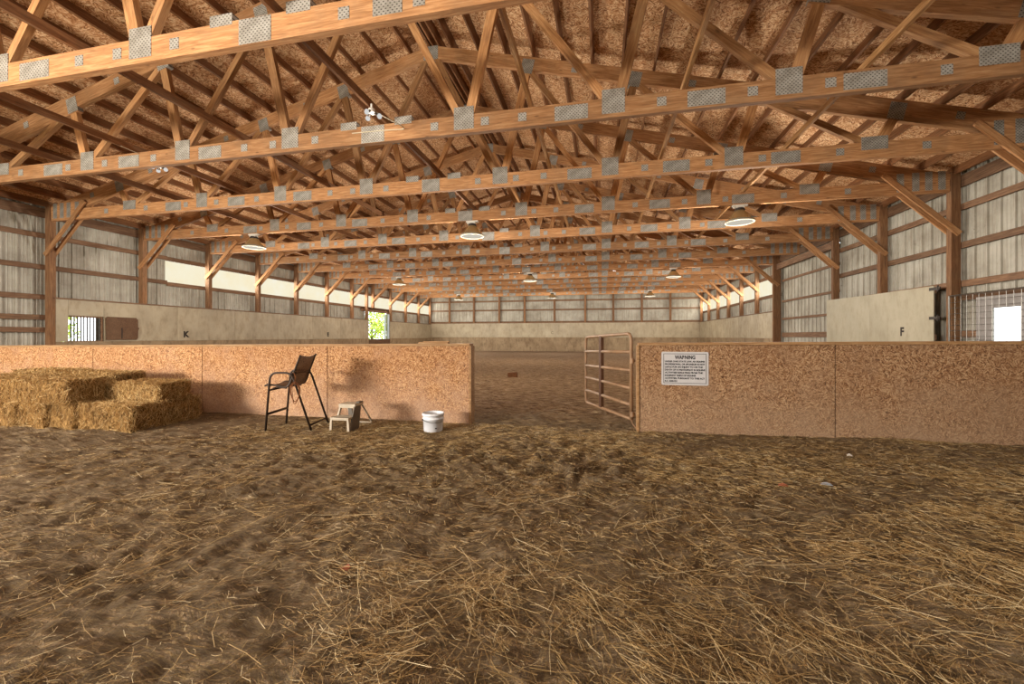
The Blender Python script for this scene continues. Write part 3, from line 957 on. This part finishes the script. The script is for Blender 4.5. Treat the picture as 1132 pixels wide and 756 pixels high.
# ------------------------------------------------------------------ OSB partition walls
YP = 5.95
def prism(mb, pts, y0, y1):
    n = len(pts)
    mb.add([(x, y0, z) for x, z in pts] + [(x, y1, z) for x, z in pts],
           [tuple(range(n)), tuple(reversed(range(n, 2 * n)))] + [(i, n + i, n + (i + 1) % n, (i + 1) % n) for i in range(n)])
    return mb
def partition(label, x0, x1, za, zb_, seams, mat, open_end):
    root = empty('partition_wall', (x0, YP, 0))
    zt = lambda x: za + (zb_ - za) * (x - x0) / (x1 - x0)
    ed = [x0] + seams + [x1]
    for y0, nm in ((0.0, 'front'), (0.13, 'back')):
        for a, b in zip(ed, ed[1:]):
            mb = prism(MB(), [(a + 0.006 - x0, -0.12), (b - 0.006 - x0, -0.12), (b - 0.006 - x0, zt(b) - 0.03), (a + 0.006 - x0, zt(a) - 0.03)], y0, y0 + 0.013)
            mb.build('osb_panel', mat, root)
    xs_ = [x0 + 0.02] + [s for s in seams] + [x1 - 0.02]
    for q in xs_:
        MB().box(q - x0 - 0.02, q - x0 + 0.02, 0.014, 0.129, -0.1, zt(q) - 0.032).build('stud', M['brown_board'], root)
    L = x1 - x0
    prism(MB(), [(-0.01, za - 0.03), (L + 0.01, zb_ - 0.03), (L + 0.01, zb_ + 0.005), (-0.01, za + 0.005)], -0.02, 0.165).build('cap_board', M['cap_wood'], root)
    xe = L if open_end == 'r' else 0.0
    sgn = 1 if open_end == 'r' else -1
    ze = zb_ if open_end == 'r' else za
    mb = MB(); mb.box(min(xe, xe + sgn * 0.03), max(xe, xe + sgn * 0.03), -0.015, 0.16, -0.1, ze - 0.03)
    mb.build('end_trim', M['cap_wood'], root)
    tag(root, label, 'partition')
    return root
partition('low OSB partition left of the gateway, behind the bales and chair', -13.0, -1.92, 1.10, 1.185, [-11.63, -9.19, -6.74, -4.30], M['osb_left'], 'r')
partition('low OSB partition right of the gateway, bearing the warning sign', 0.50, 7.6, 1.205, 1.26, [2.85, 5.29], M['osb_right'], 'l')
o = MB().box(-0.22, 0.24, -0.05, 0.06, 0, 0.022).box(-0.16, 0.24, 0.0, 0.07, 0.022, 0.034).build('board_scrap', M['cap_wood'], None, (-2.52, YP + 0.07, 1.187), (0, 0, R(6)))
tag(o, 'small loose scrap board lying on top of the left partition', 'board')

# warning sign
sg = empty('warning_sign', (0.79, YP - 0.004, 0.645))
tag(sg, 'white rectangular WARNING sign with black text on the right partition', 'sign')
SW, SH = 0.59, 0.445
mb = MB(); pts = []
for cx, cz, a0 in ((SW - 0.02, 0.02, -90), (SW - 0.02, SH - 0.02, 0), (0.02, SH - 0.02, 90), (0.02, 0.02, 180)):
    for k in range(5):
        a = R(a0 + k * 22.5); pts.append((cx + 0.02 * math.cos(a), cz + 0.02 * math.sin(a)))
prism(mb, pts, -0.003, 0.0); mb.build('plate', M['sign'], sg)
def ring(mb, x0, z0, x1, z1, w, y):
    mb.box(x0, x1, y, y + 0.001, z0, z0 + w); mb.box(x0, x1, y, y + 0.001, z1 - w, z1)
    mb.box(x0, x0 + w, y, y + 0.001, z0 + w, z1 - w); mb.box(x1 - w, x1, y, y + 0.001, z0 + w, z1 - w)
mb = MB(); ring(mb, 0.026, 0.024, SW - 0.026, SH - 0.024, 0.006, -0.0045); mb.build('border_line', M['ink'], sg)
def put_text(body, size, x, z, width, bold=0.0):
    me = text_mesh(body, size, 'LEFT', bold, 0.0004)
    xsv = [v_.co.x for v_ in me.vertices]
    a, b = min(xsv), max(xsv)
    for v_ in me.vertices: v_.co.x = (v_.co.x - a) * width / (b - a)
    new_obj('lettering', me, M['ink'], sg, (x, -0.0042, z), (R(90), 0, 0))
put_text('WARNING', 0.068, 0.168, 0.349, 0.258, 0.0026)
lines = [('UNDER OHIO STATE LAW, AN EQUINE', 0.50), ('PROFESSIONAL OR SPONSOR IS NOT', 0.505), ('LIABLE FOR AN INJURY TO OR THE', 0.475),
         ('DEATH OF A PARTICIPANT IN EQUINE', 0.505), ('ACTIVITIES RESULTING FROM THE', 0.475), ('INHERENT RISKS OF EQUINE', 0.39),
         ('ACTIVITIES, PURSUANT TO THIS ACT', 0.50), ('R.C. 2305.321', 0.155)]
for i, (s_, w_) in enumerate(lines):
    put_text(s_, 0.0305, 0.043, 0.3065 - i * 0.0376, w_, 0.0014)

# ------------------------------------------------------------------ tube gate
gt = empty('tube_gate', (0.41, 6.14, 0))
tag(gt, 'open tan tubular metal gate swung into the arena at the gateway', 'gate')
h0 = Vector((0, 0, 0)); h1 = Vector((-0.69, 1.66, 0))
def gp(u, z): return tuple(h0 * (1 - u) + h1 * u + Vector((0, 0, z - 0.055 * u * (1 if z > 0.7 else 0.3))))
ztop, zbot = 1.335, 0.13
MB().tube(bend([gp(0, zbot), gp(0, ztop), gp(1, ztop), gp(1, zbot - 0.02), gp(0, zbot)], 0.11, 6), 0.025, 10).build('outer_frame', M['gate'], gt, smooth=True)
for fr in (0.215, 0.43, 0.64, 0.835):
    z = ztop - (ztop - zbot) * fr
    MB().tube([gp(0.01, z), gp(0.99, z)], 0.026, 10).build('rail', M['gate'], gt, smooth=True)
p, q = Vector(gp(0.60, zbot)), Vector(gp(0.60, ztop))
dirv = (h1 - h0).normalized()
a = dirv * 0.045; b = dirv.cross(Vector((0, 0, 1))) * 0.026
MB().hexa([p - a - b, p + a - b, p + a + b, p - a + b], [q - a - b, q + a - b, q + a + b, q - a + b]).build('upright_brace', M['gate_dark'], gt)
for z in (0.95, 0.2):
    MB().tube([gp(-0.015, z - 0.035), gp(-0.015, z + 0.035)], 0.03, 10).tube([gp(0.0, z), (0.10, -0.02, z)], 0.012, 8).build('hinge', M['gate'], gt)
MB().tube([gp(0.02, 0.16), (0.02, -0.05, 0.06), (0.06, -0.06, 0.02)], 0.008, 6).build('chain', M['gate'], gt)

# ------------------------------------------------------------------ bar-height patio chair
chx = empty('bar_chair', (-4.48, 4.88, 0), R(11.8))
tag(chx, 'tall dark brown sling patio chair standing before the left partition', 'chair')
BZ = M['bronze']; Wc = 0.52
r_ = 0.0125
zl = lambda u, w: 0.0
for w in (0.0, Wc):
    pts = bend([(0.0, w, 0.0), (0.065, w, 0.80), (0.355, w, 0.80), (0.63, w, 0.0)], 0.10, 6)
    MB().tube(pts, r_ + 0.002, 10).build('leg_frame', BZ, chx, smooth=True)
MB().tube([(0.018, 0, 0.235), (0.018, Wc, 0.235)], r_ + 0.006, 8).build('footrest_bar', BZ, chx, smooth=True)
MB().tube([(0.045, 0, 0.56), (0.045, Wc, 0.56)], r_, 8).build('seat_bar', BZ, chx, smooth=True)
MB().tube([(0.60, 0, 0.085), (0.60, Wc, 0.085)], r_, 8).build('rear_bar', BZ, chx, smooth=True)
MB().tube([(0.358, 0, 0.785), (0.358, Wc, 0.785)], r_, 8).build('back_bar', BZ, chx, smooth=True)
# seat-and-back rails and the sling between them
prof = [(-0.03, 0.615), (0.0, 0.635), (0.12, 0.628), (0.24, 0.600), (0.295, 0.612), (0.325, 0.67), (0.368, 0.80), (0.413, 0.92), (0.46, 1.04)]
for w in (0.035, Wc - 0.035):
    MB().tube(bend([(u, w, z) for u, z in prof], 0.05, 3), 0.012, 8).build('side_rail', BZ, chx, smooth=True)
mb = MB(); ring_ = []
bp = bend([(u, 0, z) for u, z in prof], 0.05, 4)
nw = 9
for p in bp:
    for k in range(nw):
        f = k / (nw - 1)
        sag = 0.018 * math.sin(math.pi * f)
        top = 0.03 * math.sin(math.pi * f) if p is bp[-1] else 0
        ring_.append((p.x + sag * (0.7 if p.z > 0.66 else 0.1), 0.035 + f * (Wc - 0.07), p.z - (sag if p.z < 0.66 else 0) - top))
fs = []
for i in range(len(bp) - 1):
    for k in range(nw - 1):
        a = i * nw + k; fs.append((a, a + 1, a + 1 + nw, a + nw))
mb.add(ring_, fs)
sl = mb.build('sling', M['sling'], chx, smooth=True)
md = sl.modifiers.new('thick', 'SOLIDIFY'); md.thickness = 0.004
for w in (0.06, Wc - 0.06):
    MB().tube([(0.04, w, 0.565), (0.12, w, 0.60), (0.25, w, 0.580), (0.352, w, 0.78)], 0.009, 6).build('support_rod', BZ, chx, smooth=True)
# coil of cord hung on the chair
rp = empty('coiled_rope', (-4.06, 4.93, 0.545))
tag(rp, 'brown coil of cord hanging from the tall chair', 'rope')
mb = MB()
for k, (rx, rz_, ph) in enumerate(((0.075, 0.13, 0.0), (0.07, 0.12, 0.5), (0.055, 0.135, 1.0))):
    mb.tube([(rx * math.cos(a) + 0.012 * k, 0.015 * math.sin(2 * a + ph) - 0.012 * k, rz_ * math.sin(a) - 0.01 * k) for a in np.linspace(0, 2 * math.pi, 28, endpoint=False)], 0.005, 6, closed=True)
mb.build('cord_loops', M['rope'], rp, smooth=True)
MB().tube([(0, 0, 0.12), (0.01, 0.0, 0.2), (-0.03, 0.02, 0.25)], 0.005, 6).build('hanging_loop', M['rope'], rp)

# ------------------------------------------------------------------ folding step stool
st = empty('step_stool', (-3.63, 5.06, 0), R(2))
tag(st, 'grey plastic two-step stool beside the tall chair', 'step stool')
ST, SD = M['stool'], M['stool_dark']
def frame_legs(mb, w0, w1, y0, y1, z1, top, lw, splay):
    """two legs and a tread: an inverted U extruded along Y"""
    outer = [(w0 - splay, 0), (w0, z1), (w1, z1), (w1 + splay, 0), (w1 + splay - lw, 0), (w1 - lw * 0.7, z1 - top), (w0 + lw * 0.7, z1 - top), (w0 - splay + lw, 0)]
    n = len(outer)
    mb.add([(x, y0, z) for x, z in outer] + [(x, y1, z) for x, z in outer],
           [(0, 1, 6, 7), (1, 2, 5, 6), (2, 3, 4, 5), (7 + n, 6 + n, 1 + n, 0 + n), (6 + n, 5 + n, 2 + n, 1 + n), (5 + n, 4 + n, 3 + n, 2 + n)] +
           [(i, n + i, n + (i + 1) % n, (i + 1) % n) for i in range(n)])
    return mb
frame_legs(MB(), 0.015, 0.285, 0.0, 0.035, 0.19, 0.04, 0.035, 0.015).build('front_legs', ST, st, bevel=0.004)
MB().box(0.012, 0.288, -0.005, 0.20, 0.165, 0.19).build('lower_tread', ST, st, bevel=0.006)
MB().hexa([(0.285, 0.0, 0), (0.305, 0.0, 0), (0.305, 0.24, 0), (0.285, 0.24, 0)], [(0.275, 0.16, 0.35), (0.292, 0.16, 0.35), (0.292, 0.32, 0.35), (0.275, 0.32, 0.35)]).build('side_panel', SD, st, bevel=0.003)
MB().hexa([(0.02, 0.15, 0.19), (0.045, 0.15, 0.19), (0.045, 0.19, 0.19), (0.02, 0.19, 0.19)], [(0.05, 0.17, 0.33), (0.072, 0.17, 0.33), (0.072, 0.21, 0.33), (0.05, 0.21, 0.33)]).build('upright', ST, st, bevel=0.003)
MB().box(0.045, 0.30, 0.15, 0.36, 0.32, 0.35).box(0.05, 0.295, 0.146, 0.152, 0.295, 0.35).build('upper_tread', ST, st, bevel=0.006)
MB().box(0.155, 0.215, 0.21, 0.225, 0.13, 0.325).build('centre_brace', SD, st, bevel=0.003)
mb = MB()
mb.tube(bend([(0.05, 0.33, 0.33), (0.02, 0.58, 0.015), (0.32, 0.58, 0.015), (0.29, 0.33, 0.33)], 0.04, 4), 0.014, 8)
mb.build('rear_legs', ST, st, smooth=True)
MB().box(0.24, 0.30, 0.26, 0.36, 0.35, 0.37).build('handle', SD, st, bevel=0.006)
st.location.z = gz(-3.5, 5.1)

# ------------------------------------------------------------------ white pail
bk = empty('plastic_pail', (-2.27, 5.42, gz(-2.27, 5.42)))
tag(bk, 'white plastic pail with wire handle near the gateway', 'bucket')
MB().lathe([(0, 0.0), (0.122, 0.0), (0.128, 0.008), (0.137, 0.165), (0.147, 0.168), (0.147, 0.18), (0.139, 0.183), (0.142, 0.215), (0.15, 0.218), (0.15, 0.25), (0.141, 0.252), (0.137, 0.24), (0.124, 0.02), (0, 0.018)], 40).build('body', M['bucket'], bk, smooth=True)
MB().lathe([(0, 0.205), (0.06, 0.212), (0.134, 0.2)], 32).build('contents', M['bucket_in'], bk, smooth=True)
mb = MB()
mb.tube([(0.15 * math.cos(a), 0.15 * math.sin(a), 0.168 - 0.035 * math.sin(math.pi * (i / 16))) for i, a in enumerate(np.linspace(R(225), R(225 + 180), 17))], 0.003, 6)
mb.build('bail_handle', M['wire'], bk)
for a in (R(225), R(45)):
    MB().tube([(0.142 * math.cos(a), 0.142 * math.sin(a), 0.168), (0.158 * math.cos(a), 0.158 * math.sin(a), 0.168)], 0.013, 10).build('handle_ear', M['dark_steel'], bk)
MB().box(-0.012, 0.012, -0.137, -0.132, 0.05, 0.062).build('spot', M['dark_steel'], bk, (0.0, 0, 0), (0, 0, R(38)))

# wooden block lying in the arena
mb = MB()
mb.hexa([(-0.16, -0.1, -0.03), (0.15, -0.09, -0.03), (0.16, 0.1, -0.03), (-0.15, 0.09, -0.03)], [(-0.15, -0.09, 0.13), (0.15, -0.08, 0.15), (0.15, 0.09, 0.15), (-0.14, 0.08, 0.12)])
o = mb.build('wooden_block', M['clod'], None, (-2.78, 13.1, gz(-2.78, 13.1)), (0, 0, R(8)), bevel=0.015)
tag(o, 'small brown block lying on the arena footing beyond the gateway', 'block')

# scraps of litter in the straw
M['scrap_red'] = plain('red_scrap', S(150, 88, 60), 0.7, 0, 0.2, 30)
M['scrap_white'] = plain('white_scrap', S(212, 204, 190), 0.6, 0, 0.1, 30)
M['scrap_blue'] = plain('blue_grey_scrap', S(150, 154, 160), 0.6, 0, 0.1, 30)
for x, y, m, w, lab in ((1.53, 4.02, 'scrap_red', 0.075, 'small red scrap lying in the straw right of the gateway'), (1.91, 4.13, 'scrap_blue', 0.09, 'small blue-grey scrap lying in the straw'),
                        (2.6, 5.15, 'scrap_white', 0.05, 'small white scrap lying near the right partition'), (-1.39, 2.08, 'scrap_red', 0.05, 'dry orange leaf lying on the near straw')):
    nm = 'dry_leaf' if 'leaf' in lab else 'litter_scrap'
    mb = MB(); v0 = [(-w / 2, -0.014, 0.0), (-w * 0.1, -0.02, 0.012), (w / 2, -0.008, 0.002), (w * 0.45, 0.016, 0.006), (0, 0.022, 0.016), (-w * 0.45, 0.012, 0.004)]
    mb.add(v0 + [(a, b, c_ + 0.004) for a, b, c_ in v0], [(5, 4, 3, 2, 1, 0), (6, 7, 8, 9, 10, 11)] + [(i, (i + 1) % 6, 6 + (i + 1) % 6, 6 + i) for i in range(6)])
    tag(mb.build(nm, M[m], None, (x, y, gz(x, y) + 0.014), (0, 0, R(-15))), lab, 'leaf' if nm == 'dry_leaf' else 'scrap')

# ------------------------------------------------------------------ straw makers
def straws(P, heading, L, rad, pitch, curve, segs=3, roll=None):
    """three-sided straws as one vertex/quad array; P (n,3) base points, all other args arrays of n"""
    n = len(P)
    cs = []
    tt = np.linspace(-0.5, 0.5, segs)
    d = np.stack([np.cos(heading) * np.cos(pitch), np.sin(heading) * np.cos(pitch), np.sin(pitch)], -1)
    side = np.stack([-np.sin(heading), np.cos(heading), np.zeros(n)], -1)
    up = np.cross(d, side)
    V = np.zeros((n, segs, 3, 3))
    for i, t_ in enumerate(tt):
        c = P + d * (L * t_)[:, None] + side * (curve * L * (4 * t_ * t_))[:, None] * 0.5
        for k in range(3):
            a = 2 * math.pi * k / 3
            V[:, i, k] = c + (side * math.cos(a) + up * math.sin(a)) * rad[:, None]
    V = V.reshape(-1, 3)
    base = (np.arange(n) * segs * 3)[:, None, None]
    q = []
    for i in range(segs - 1):
        for k in range(3):
            k2 = (k + 1) % 3
            q.append([i * 3 + k, i * 3 + k2, (i + 1) * 3 + k2, (i + 1) * 3 + k])
    Q = (np.array(q)[None] + base).reshape(-1, 4)
    return V, Q
def quad_mesh(name, V, Q):
    me = bpy.data.meshes.new(name)
    me.vertices.add(len(V)); me.vertices.foreach_set('co', V.astype(np.float32).ravel())
    nq = len(Q)
    me.loops.add(nq * 4); me.polygons.add(nq)
    me.loops.foreach_set('vertex_index', Q.astype(np.int32).ravel())
    me.polygons.foreach_set('loop_start', np.arange(0, nq * 4, 4, dtype=np.int32))
    me.update(calc_edges=True)
    return me

# ------------------------------------------------------------------ straw bales
def bale_mesh(L, W, H, seed, nstraw=4200):
    """a rough straw bale: lumpy rounded box body plus the straw ends on its faces; long side along X"""
    r = np.random.default_rng(seed)
    V = []; Q = []
    def face(fn, nu, nv):
        b = len(V)
        for j in range(nv + 1):
            for i in range(nu + 1):
                V.append(fn(i / nu, j / nv))
        for j in range(nv):
            for i in range(nu):
                a = b + j * (nu + 1) + i
                Q.append((a, a + 1, a + nu + 2, a + nu + 1))
    nL, nW, nH = 26, 14, 10
    face(lambda u, v: (L * (u - .5), -W / 2, H * v), nL, nH)
    face(lambda u, v: (L * (.5 - u), W / 2, H * v), nL, nH)
    face(lambda u, v: (L / 2, W * (u - .5), H * v), nW, nH)
    face(lambda u, v: (-L / 2, W * (.5 - u), H * v), nW, nH)
    face(lambda u, v: (L * (u - .5), W * (v - .5), H), nL, nW)
    face(lambda u, v: (L * (u - .5), W * (.5 - v), 0), nL, nW)
    A = np.array(V)
    # rounded edges and lumps (function of position, so shared edges stay closed)
    c = np.array([0, 0, H / 2]); hs = np.array([L / 2, W / 2, H / 2]); rr = 0.05
    q = A - c
    inner = np.clip(q, -(hs - rr), hs - rr)
    dlt = q - inner; ln = np.linalg.norm(dlt, axis=1, keepdims=True); ln[ln < 1e-9] = 1
    q = inner + dlt / ln * np.minimum(ln, rr)
    nrm = q / (np.linalg.norm(q, axis=1, keepdims=True) + 1e-9)
    lump = (vn(q[:, 0] * 7 + q[:, 2] * 5 + seed * 3.1, q[:, 1] * 7 - q[:, 2] * 6, seed) - .5) * 0.05 + (vn(q[:, 0] * 19 + q[:, 2] * 13, q[:, 1] * 19 + q[:, 2] * 17, seed + 5) - .5) * 0.03
    # flake grooves across the bale
    groove = -0.018 * np.clip(np.cos(q[:, 0] / 0.115 * 2 * math.pi + seed), 0.55, 1) * (np.abs(q[:, 0]) < L / 2 - 0.03)
    q = q + nrm * (lump + groove)[:, None]
    A = q + c
    A[:, 2] = np.maximum(A[:, 2], 0.0)
    # loose straw ends lying over the faces
    n = nstraw
    area_ = np.array([L * H, L * H, W * H, W * H, L * W]); fi = r.choice(5, n, p=area_ / area_.sum())
    u = r.uniform(-.5, .5, n); v = r.uniform(-.5, .5, n)
    P = np.zeros((n, 3)); nv = np.zeros((n, 3)); t1 = np.zeros((n, 3))
    for f, (ax, sg_) in enumerate(((1, -1), (1, 1), (0, 1), (0, -1))):
        m = fi == f
        if ax == 1:
            P[m] = np.stack([u[m] * L, np.full(m.sum(), sg_ * W / 2), (v[m] + .5) * H], -1); nv[m, 1] = sg_; t1[m, 0] = 1
        else:
            P[m] = np.stack([np.full(m.sum(), sg_ * L / 2), u[m] * W, (v[m] + .5) * H], -1); nv[m, 0] = sg_; t1[m, 1] = 1
    m = fi == 4
    P[m] = np.stack([u[m] * L, v[m] * W, np.full(m.sum(), H)], -1); nv[m, 2] = 1; t1[m, 0] = 1
    t2 = np.cross(nv, t1)
    a = r.normal(math.pi / 2, 0.7, n)
    d = t1 * np.cos(a)[:, None] + t2 * np.sin(a)[:, None] + nv * r.normal(0.12, 0.28, n)[:, None]
    d /= np.linalg.norm(d, axis=1, keepdims=True)
    ll = r.uniform(0.05, 0.15, n); rad = r.uniform(0.0018, 0.0036, n)
    P = P + nv * r.uniform(-0.022, 0.018, n)[:, None]
    s = np.cross(d, nv); s /= np.linalg.norm(s, axis=1, keepdims=True) + 1e-9
    w = np.cross(s, d)
    SV = np.zeros((n, 2, 3, 3))
    for i, tt in enumerate((-.5, .5)):
        for k in range(3):
            an = 2 * math.pi * k / 3
            SV[:, i, k] = P + d * (ll * tt)[:, None] + (s * math.cos(an) + w * math.sin(an)) * rad[:, None]
    SV[..., 2] = np.maximum(SV[..., 2], 0.002)
    SV = SV.reshape(-1, 3)
    sq = np.array([[k, (k + 1) % 3, 3 + (k + 1) % 3, 3 + k] for k in range(3)])
    SQ = (sq[None] + (np.arange(n) * 6)[:, None, None]).reshape(-1, 4) + len(A)
    me = quad_mesh('straw_bale', np.concatenate([A, SV]), np.concatenate([np.array(Q), SQ]))
    nb = len(Q)
    me.materials.append(M['bale_body']); me.materials.append(M['bale_straw'])
    mi = np.zeros(len(me.polygons), dtype=np.int32); mi[nb:] = 1
    me.polygons.foreach_set('material_index', mi)
    return me
t = NT('bale_body')
v = t.coord('Object', 9.0)
n1 = t.noise(t.map(v, (26, 60, 9)), 1.6, 5, 0.7)
n2 = t.noise(v, 7, 4, 0.6)
c = t.ramp(n1, [(0.32, S(56, 38, 20)), (0.5, S(126, 94, 54)), (0.7, S(190, 152, 94))])
c = t.mix(t.mr(n2, 0.5, 0.75, 0, 0.5), c, S(120, 82, 34))
t.bsdf(c, 0.9, normal=t.bump(n1, 0.9, 0.02), spec=0.1)
M['bale_body'] = t.m

BL, BW, BH = 1.04, 0.46, 0.36
bales = [bale_mesh(BL, BW, BH, s) for s in (1, 2, 3)]
floor_y = 4.96
blab = ['rightmost straw bale of the bottom row, end on beside its shadow', 'second straw bale from the right in the bottom row', 'third straw bale from the right in the bottom row',
        'fourth straw bale from the right in the bottom row', 'fifth straw bale from the right in the bottom row', 'sixth straw bale from the right in the bottom row']
for k in range(6):
    x = -6.47 - 0.475 * k
    y = floor_y + (0.03 if k % 2 else 0) + (0.0 if k < 3 else -0.10)
    o = new_obj('straw_bale', bales[k % 3], None, None, (x, y, gz(x, y) - 0.015), (0, 0, R(90 + (2.5 if k == 0 else random.uniform(-4, 4)))))
    tag(o, blab[k], 'straw bale', 'straw bales stacked at left')
up = [(-6.74, 5.10, 2, 0.0, 'upper straw bale at the right end of the stack, lying crosswise'),
      (-7.75, 4.62, 0, -2.0, 'upper straw bale overhanging the middle of the bottom row, front tier'),
      (-7.82, 5.20, 1, 3.0, 'upper straw bale against the partition, behind the middle front one'),
      (-8.90, 4.70, 2, 1.0, 'upper front straw bale at the far left of the stack'),
      (-8.95, 5.25, 0, -2.0, 'upper straw bale against the partition at the far left of the stack')]
for i, (x, y, b, a, lab) in enumerate(up):
    o = new_obj('straw_bale', bales[b], None, None, (x, y, gz(x, y) + BH - 0.03), (0, 0, R(a + 180 * (i % 2))))
    if i == 0: o.scale = (0.90, 1.05, 0.80)
    elif i in (2, 4): o.scale = (1, 1, 1.08)
    else: o.scale = (0.98, 1, 0.95)
    tag(o, lab, 'straw bale', 'straw bales stacked at left')

# ------------------------------------------------------------------ loose straw on the floor
def scatter(n, x0, x1, y0, y1, dens, lmin, lmax, rmin, rmax, seed):
    r = np.random.default_rng(seed)
    x = r.uniform(x0, x1, n); y = r.uniform(y0, y1, n)
    keep = r.uniform(0, 1, n) < dens(x, y)
    x = x[keep]; y = y[keep]; m = len(x)
    # neighbouring straws lie roughly the same way, fanned by raking
    hd = fbm(x * 0.7, y * 0.7, 77) * 9.0 + r.normal(0, 0.8, m)
    L = r.uniform(lmin, lmax, m) * r.uniform(0.5, 1.0, m)
    pit = r.normal(0, 0.13, m)
    z = ground_h(x, y) + 0.004 + np.abs(np.sin(pit)) * L * 0.45 + r.uniform(0, 0.012, m)
    return straws(np.stack([x, y, z], -1), hd, L, r.uniform(rmin, rmax, m), pit, r.normal(0, 0.16, m))
def dens_near(x, y):
    base = 0.17 + 0.75 * sstep(-3.6, -0.8, x + (y - 3) * 0.55)
    patch = sstep(0.36, 0.62, fbm(x * 1.1, y * 1.1, 61))
    fine = sstep(0.3, 0.6, fbm(x * 3.4, y * 3.4, 66))
    band = 0.75 * np.exp(-((y - 4.6) / 0.6) ** 2) * sstep(-5.5, -3.8, x)
    d = (base * (0.25 + 0.75 * patch) + band * 0.8) * (0.3 + 0.7 * fine)
    bale = (x < -6.2) & (y > 4.4)
    return np.where(bale, 0.02, np.clip(d, 0, 1))
def dens_far(x, y):
    return np.clip(0.12 * np.exp(-(y - 6) / 3.0) + 0.03, 0, 1) * sstep(0.35, 0.6, fbm(x, y, 88))
sets = [scatter(90000, -6.0, 5.0, 0.9, 2.8, dens_near, 0.02, 0.09, 0.0005, 0.0010, 105),
        scatter(110000, -9.0, 6.4, 0.9, 5.9, dens_near, 0.04, 0.16, 0.0006, 0.0013, 101),
        scatter(9000, -4.0, 5.0, 0.9, 3.6, dens_near, 0.18, 0.42, 0.0009, 0.0014, 102),
        scatter(110000, -7.5, 6.4, 2.4, 5.92, dens_near, 0.02, 0.07, 0.0009, 0.0021, 103),
        scatter(16000, -4, 3.5, 5.9, 14, dens_far, 0.06, 0.2, 0.0014, 0.0026, 104)]
Vs, Qs, off = [], [], 0
for V_, Q_ in sets:
    Vs.append(V_); Qs.append(Q_ + off); off += len(V_)
o = new_obj('loose_straw', quad_mesh('loose_straw', np.concatenate(Vs), np.concatenate(Qs)), M['straw'])
tag(o, 'loose golden straw strewn over the dirt floor in front of the partitions', 'straw', kind='stuff')

# ------------------------------------------------------------------ trees outside the left doorway
t = NT('spring_leaves')
r0 = t.n('ShaderNodeNewGeometry').outputs['Random Per Island']
t.bsdf(t.ramp(r0, [(0, S(120, 150, 40)), (0.6, S(184, 200, 78)), (1, S(226, 226, 120))]), 0.7)
M['leaf'] = t.m
M['bark'] = plain('bark', S(84, 70, 56), 0.9, 0, 0.2, 10)
def tree(x, y, h, rad, seed, label):
    r = np.random.default_rng(seed)
    root = empty('tree', (x, y, -0.12))
    mb = MB().tube([(0, 0, 0), (0.1, 0, h * 0.3), (0, 0.1, h * 0.7)], [0.16, 0.12, 0.05], 8)
    for k in range(6):
        a = k * 1.05; z = h * (0.25 + 0.07 * k)
        mb.tube([(0.05, 0, z), (rad * 0.6 * math.cos(a), rad * 0.6 * math.sin(a), z + rad * 0.5)], [0.06, 0.02], 6)
    mb.build('trunk', M['bark'], root)
    n = 1500
    d = r.normal(0, 1, (n, 3)); d /= np.linalg.norm(d, axis=1, keepdims=True)
    rr = rad * r.uniform(0.3, 1, n) ** 0.5 * (0.8 + 0.4 * vn(d[:, 0] * 3 + 5, d[:, 2] * 3 + d[:, 1] * 2, seed))
    P = d * rr[:, None] * np.array([1, 1, 1.2]) + np.array([0, 0, h * 0.6])
    a = r.normal(0, 1, (n, 3)); a /= np.linalg.norm(a, axis=1, keepdims=True)
    b = np.cross(a, d); b /= np.linalg.norm(b, axis=1, keepdims=True) + 1e-9
    s = r.uniform(0.1, 0.2, n)[:, None]
    V = np.stack([P - a * s, P - b * s * .6, P + a * s, P + b * s * .6], 1).reshape(-1, 3)
    V[:, 2] = np.maximum(V[:, 2], 0.05)
    new_obj('foliage', quad_mesh('foliage', V, np.arange(n * 4).reshape(-1, 4)), M['leaf'], root)
    tag(root, label, 'tree', 'trees outside the barn')
tree(-25.5, 43.0, 5.0, 2.4, 1, 'leafy yellow-green tree seen through the left side of the bright doorway')
tree(-27.0, 50.0, 6.0, 2.8, 2, 'paler tree behind the first, outside the bright left doorway')
tree(-44.0, 25.0, 3.0, 2.0, 3, 'green bush glimpsed through the slatted opening')
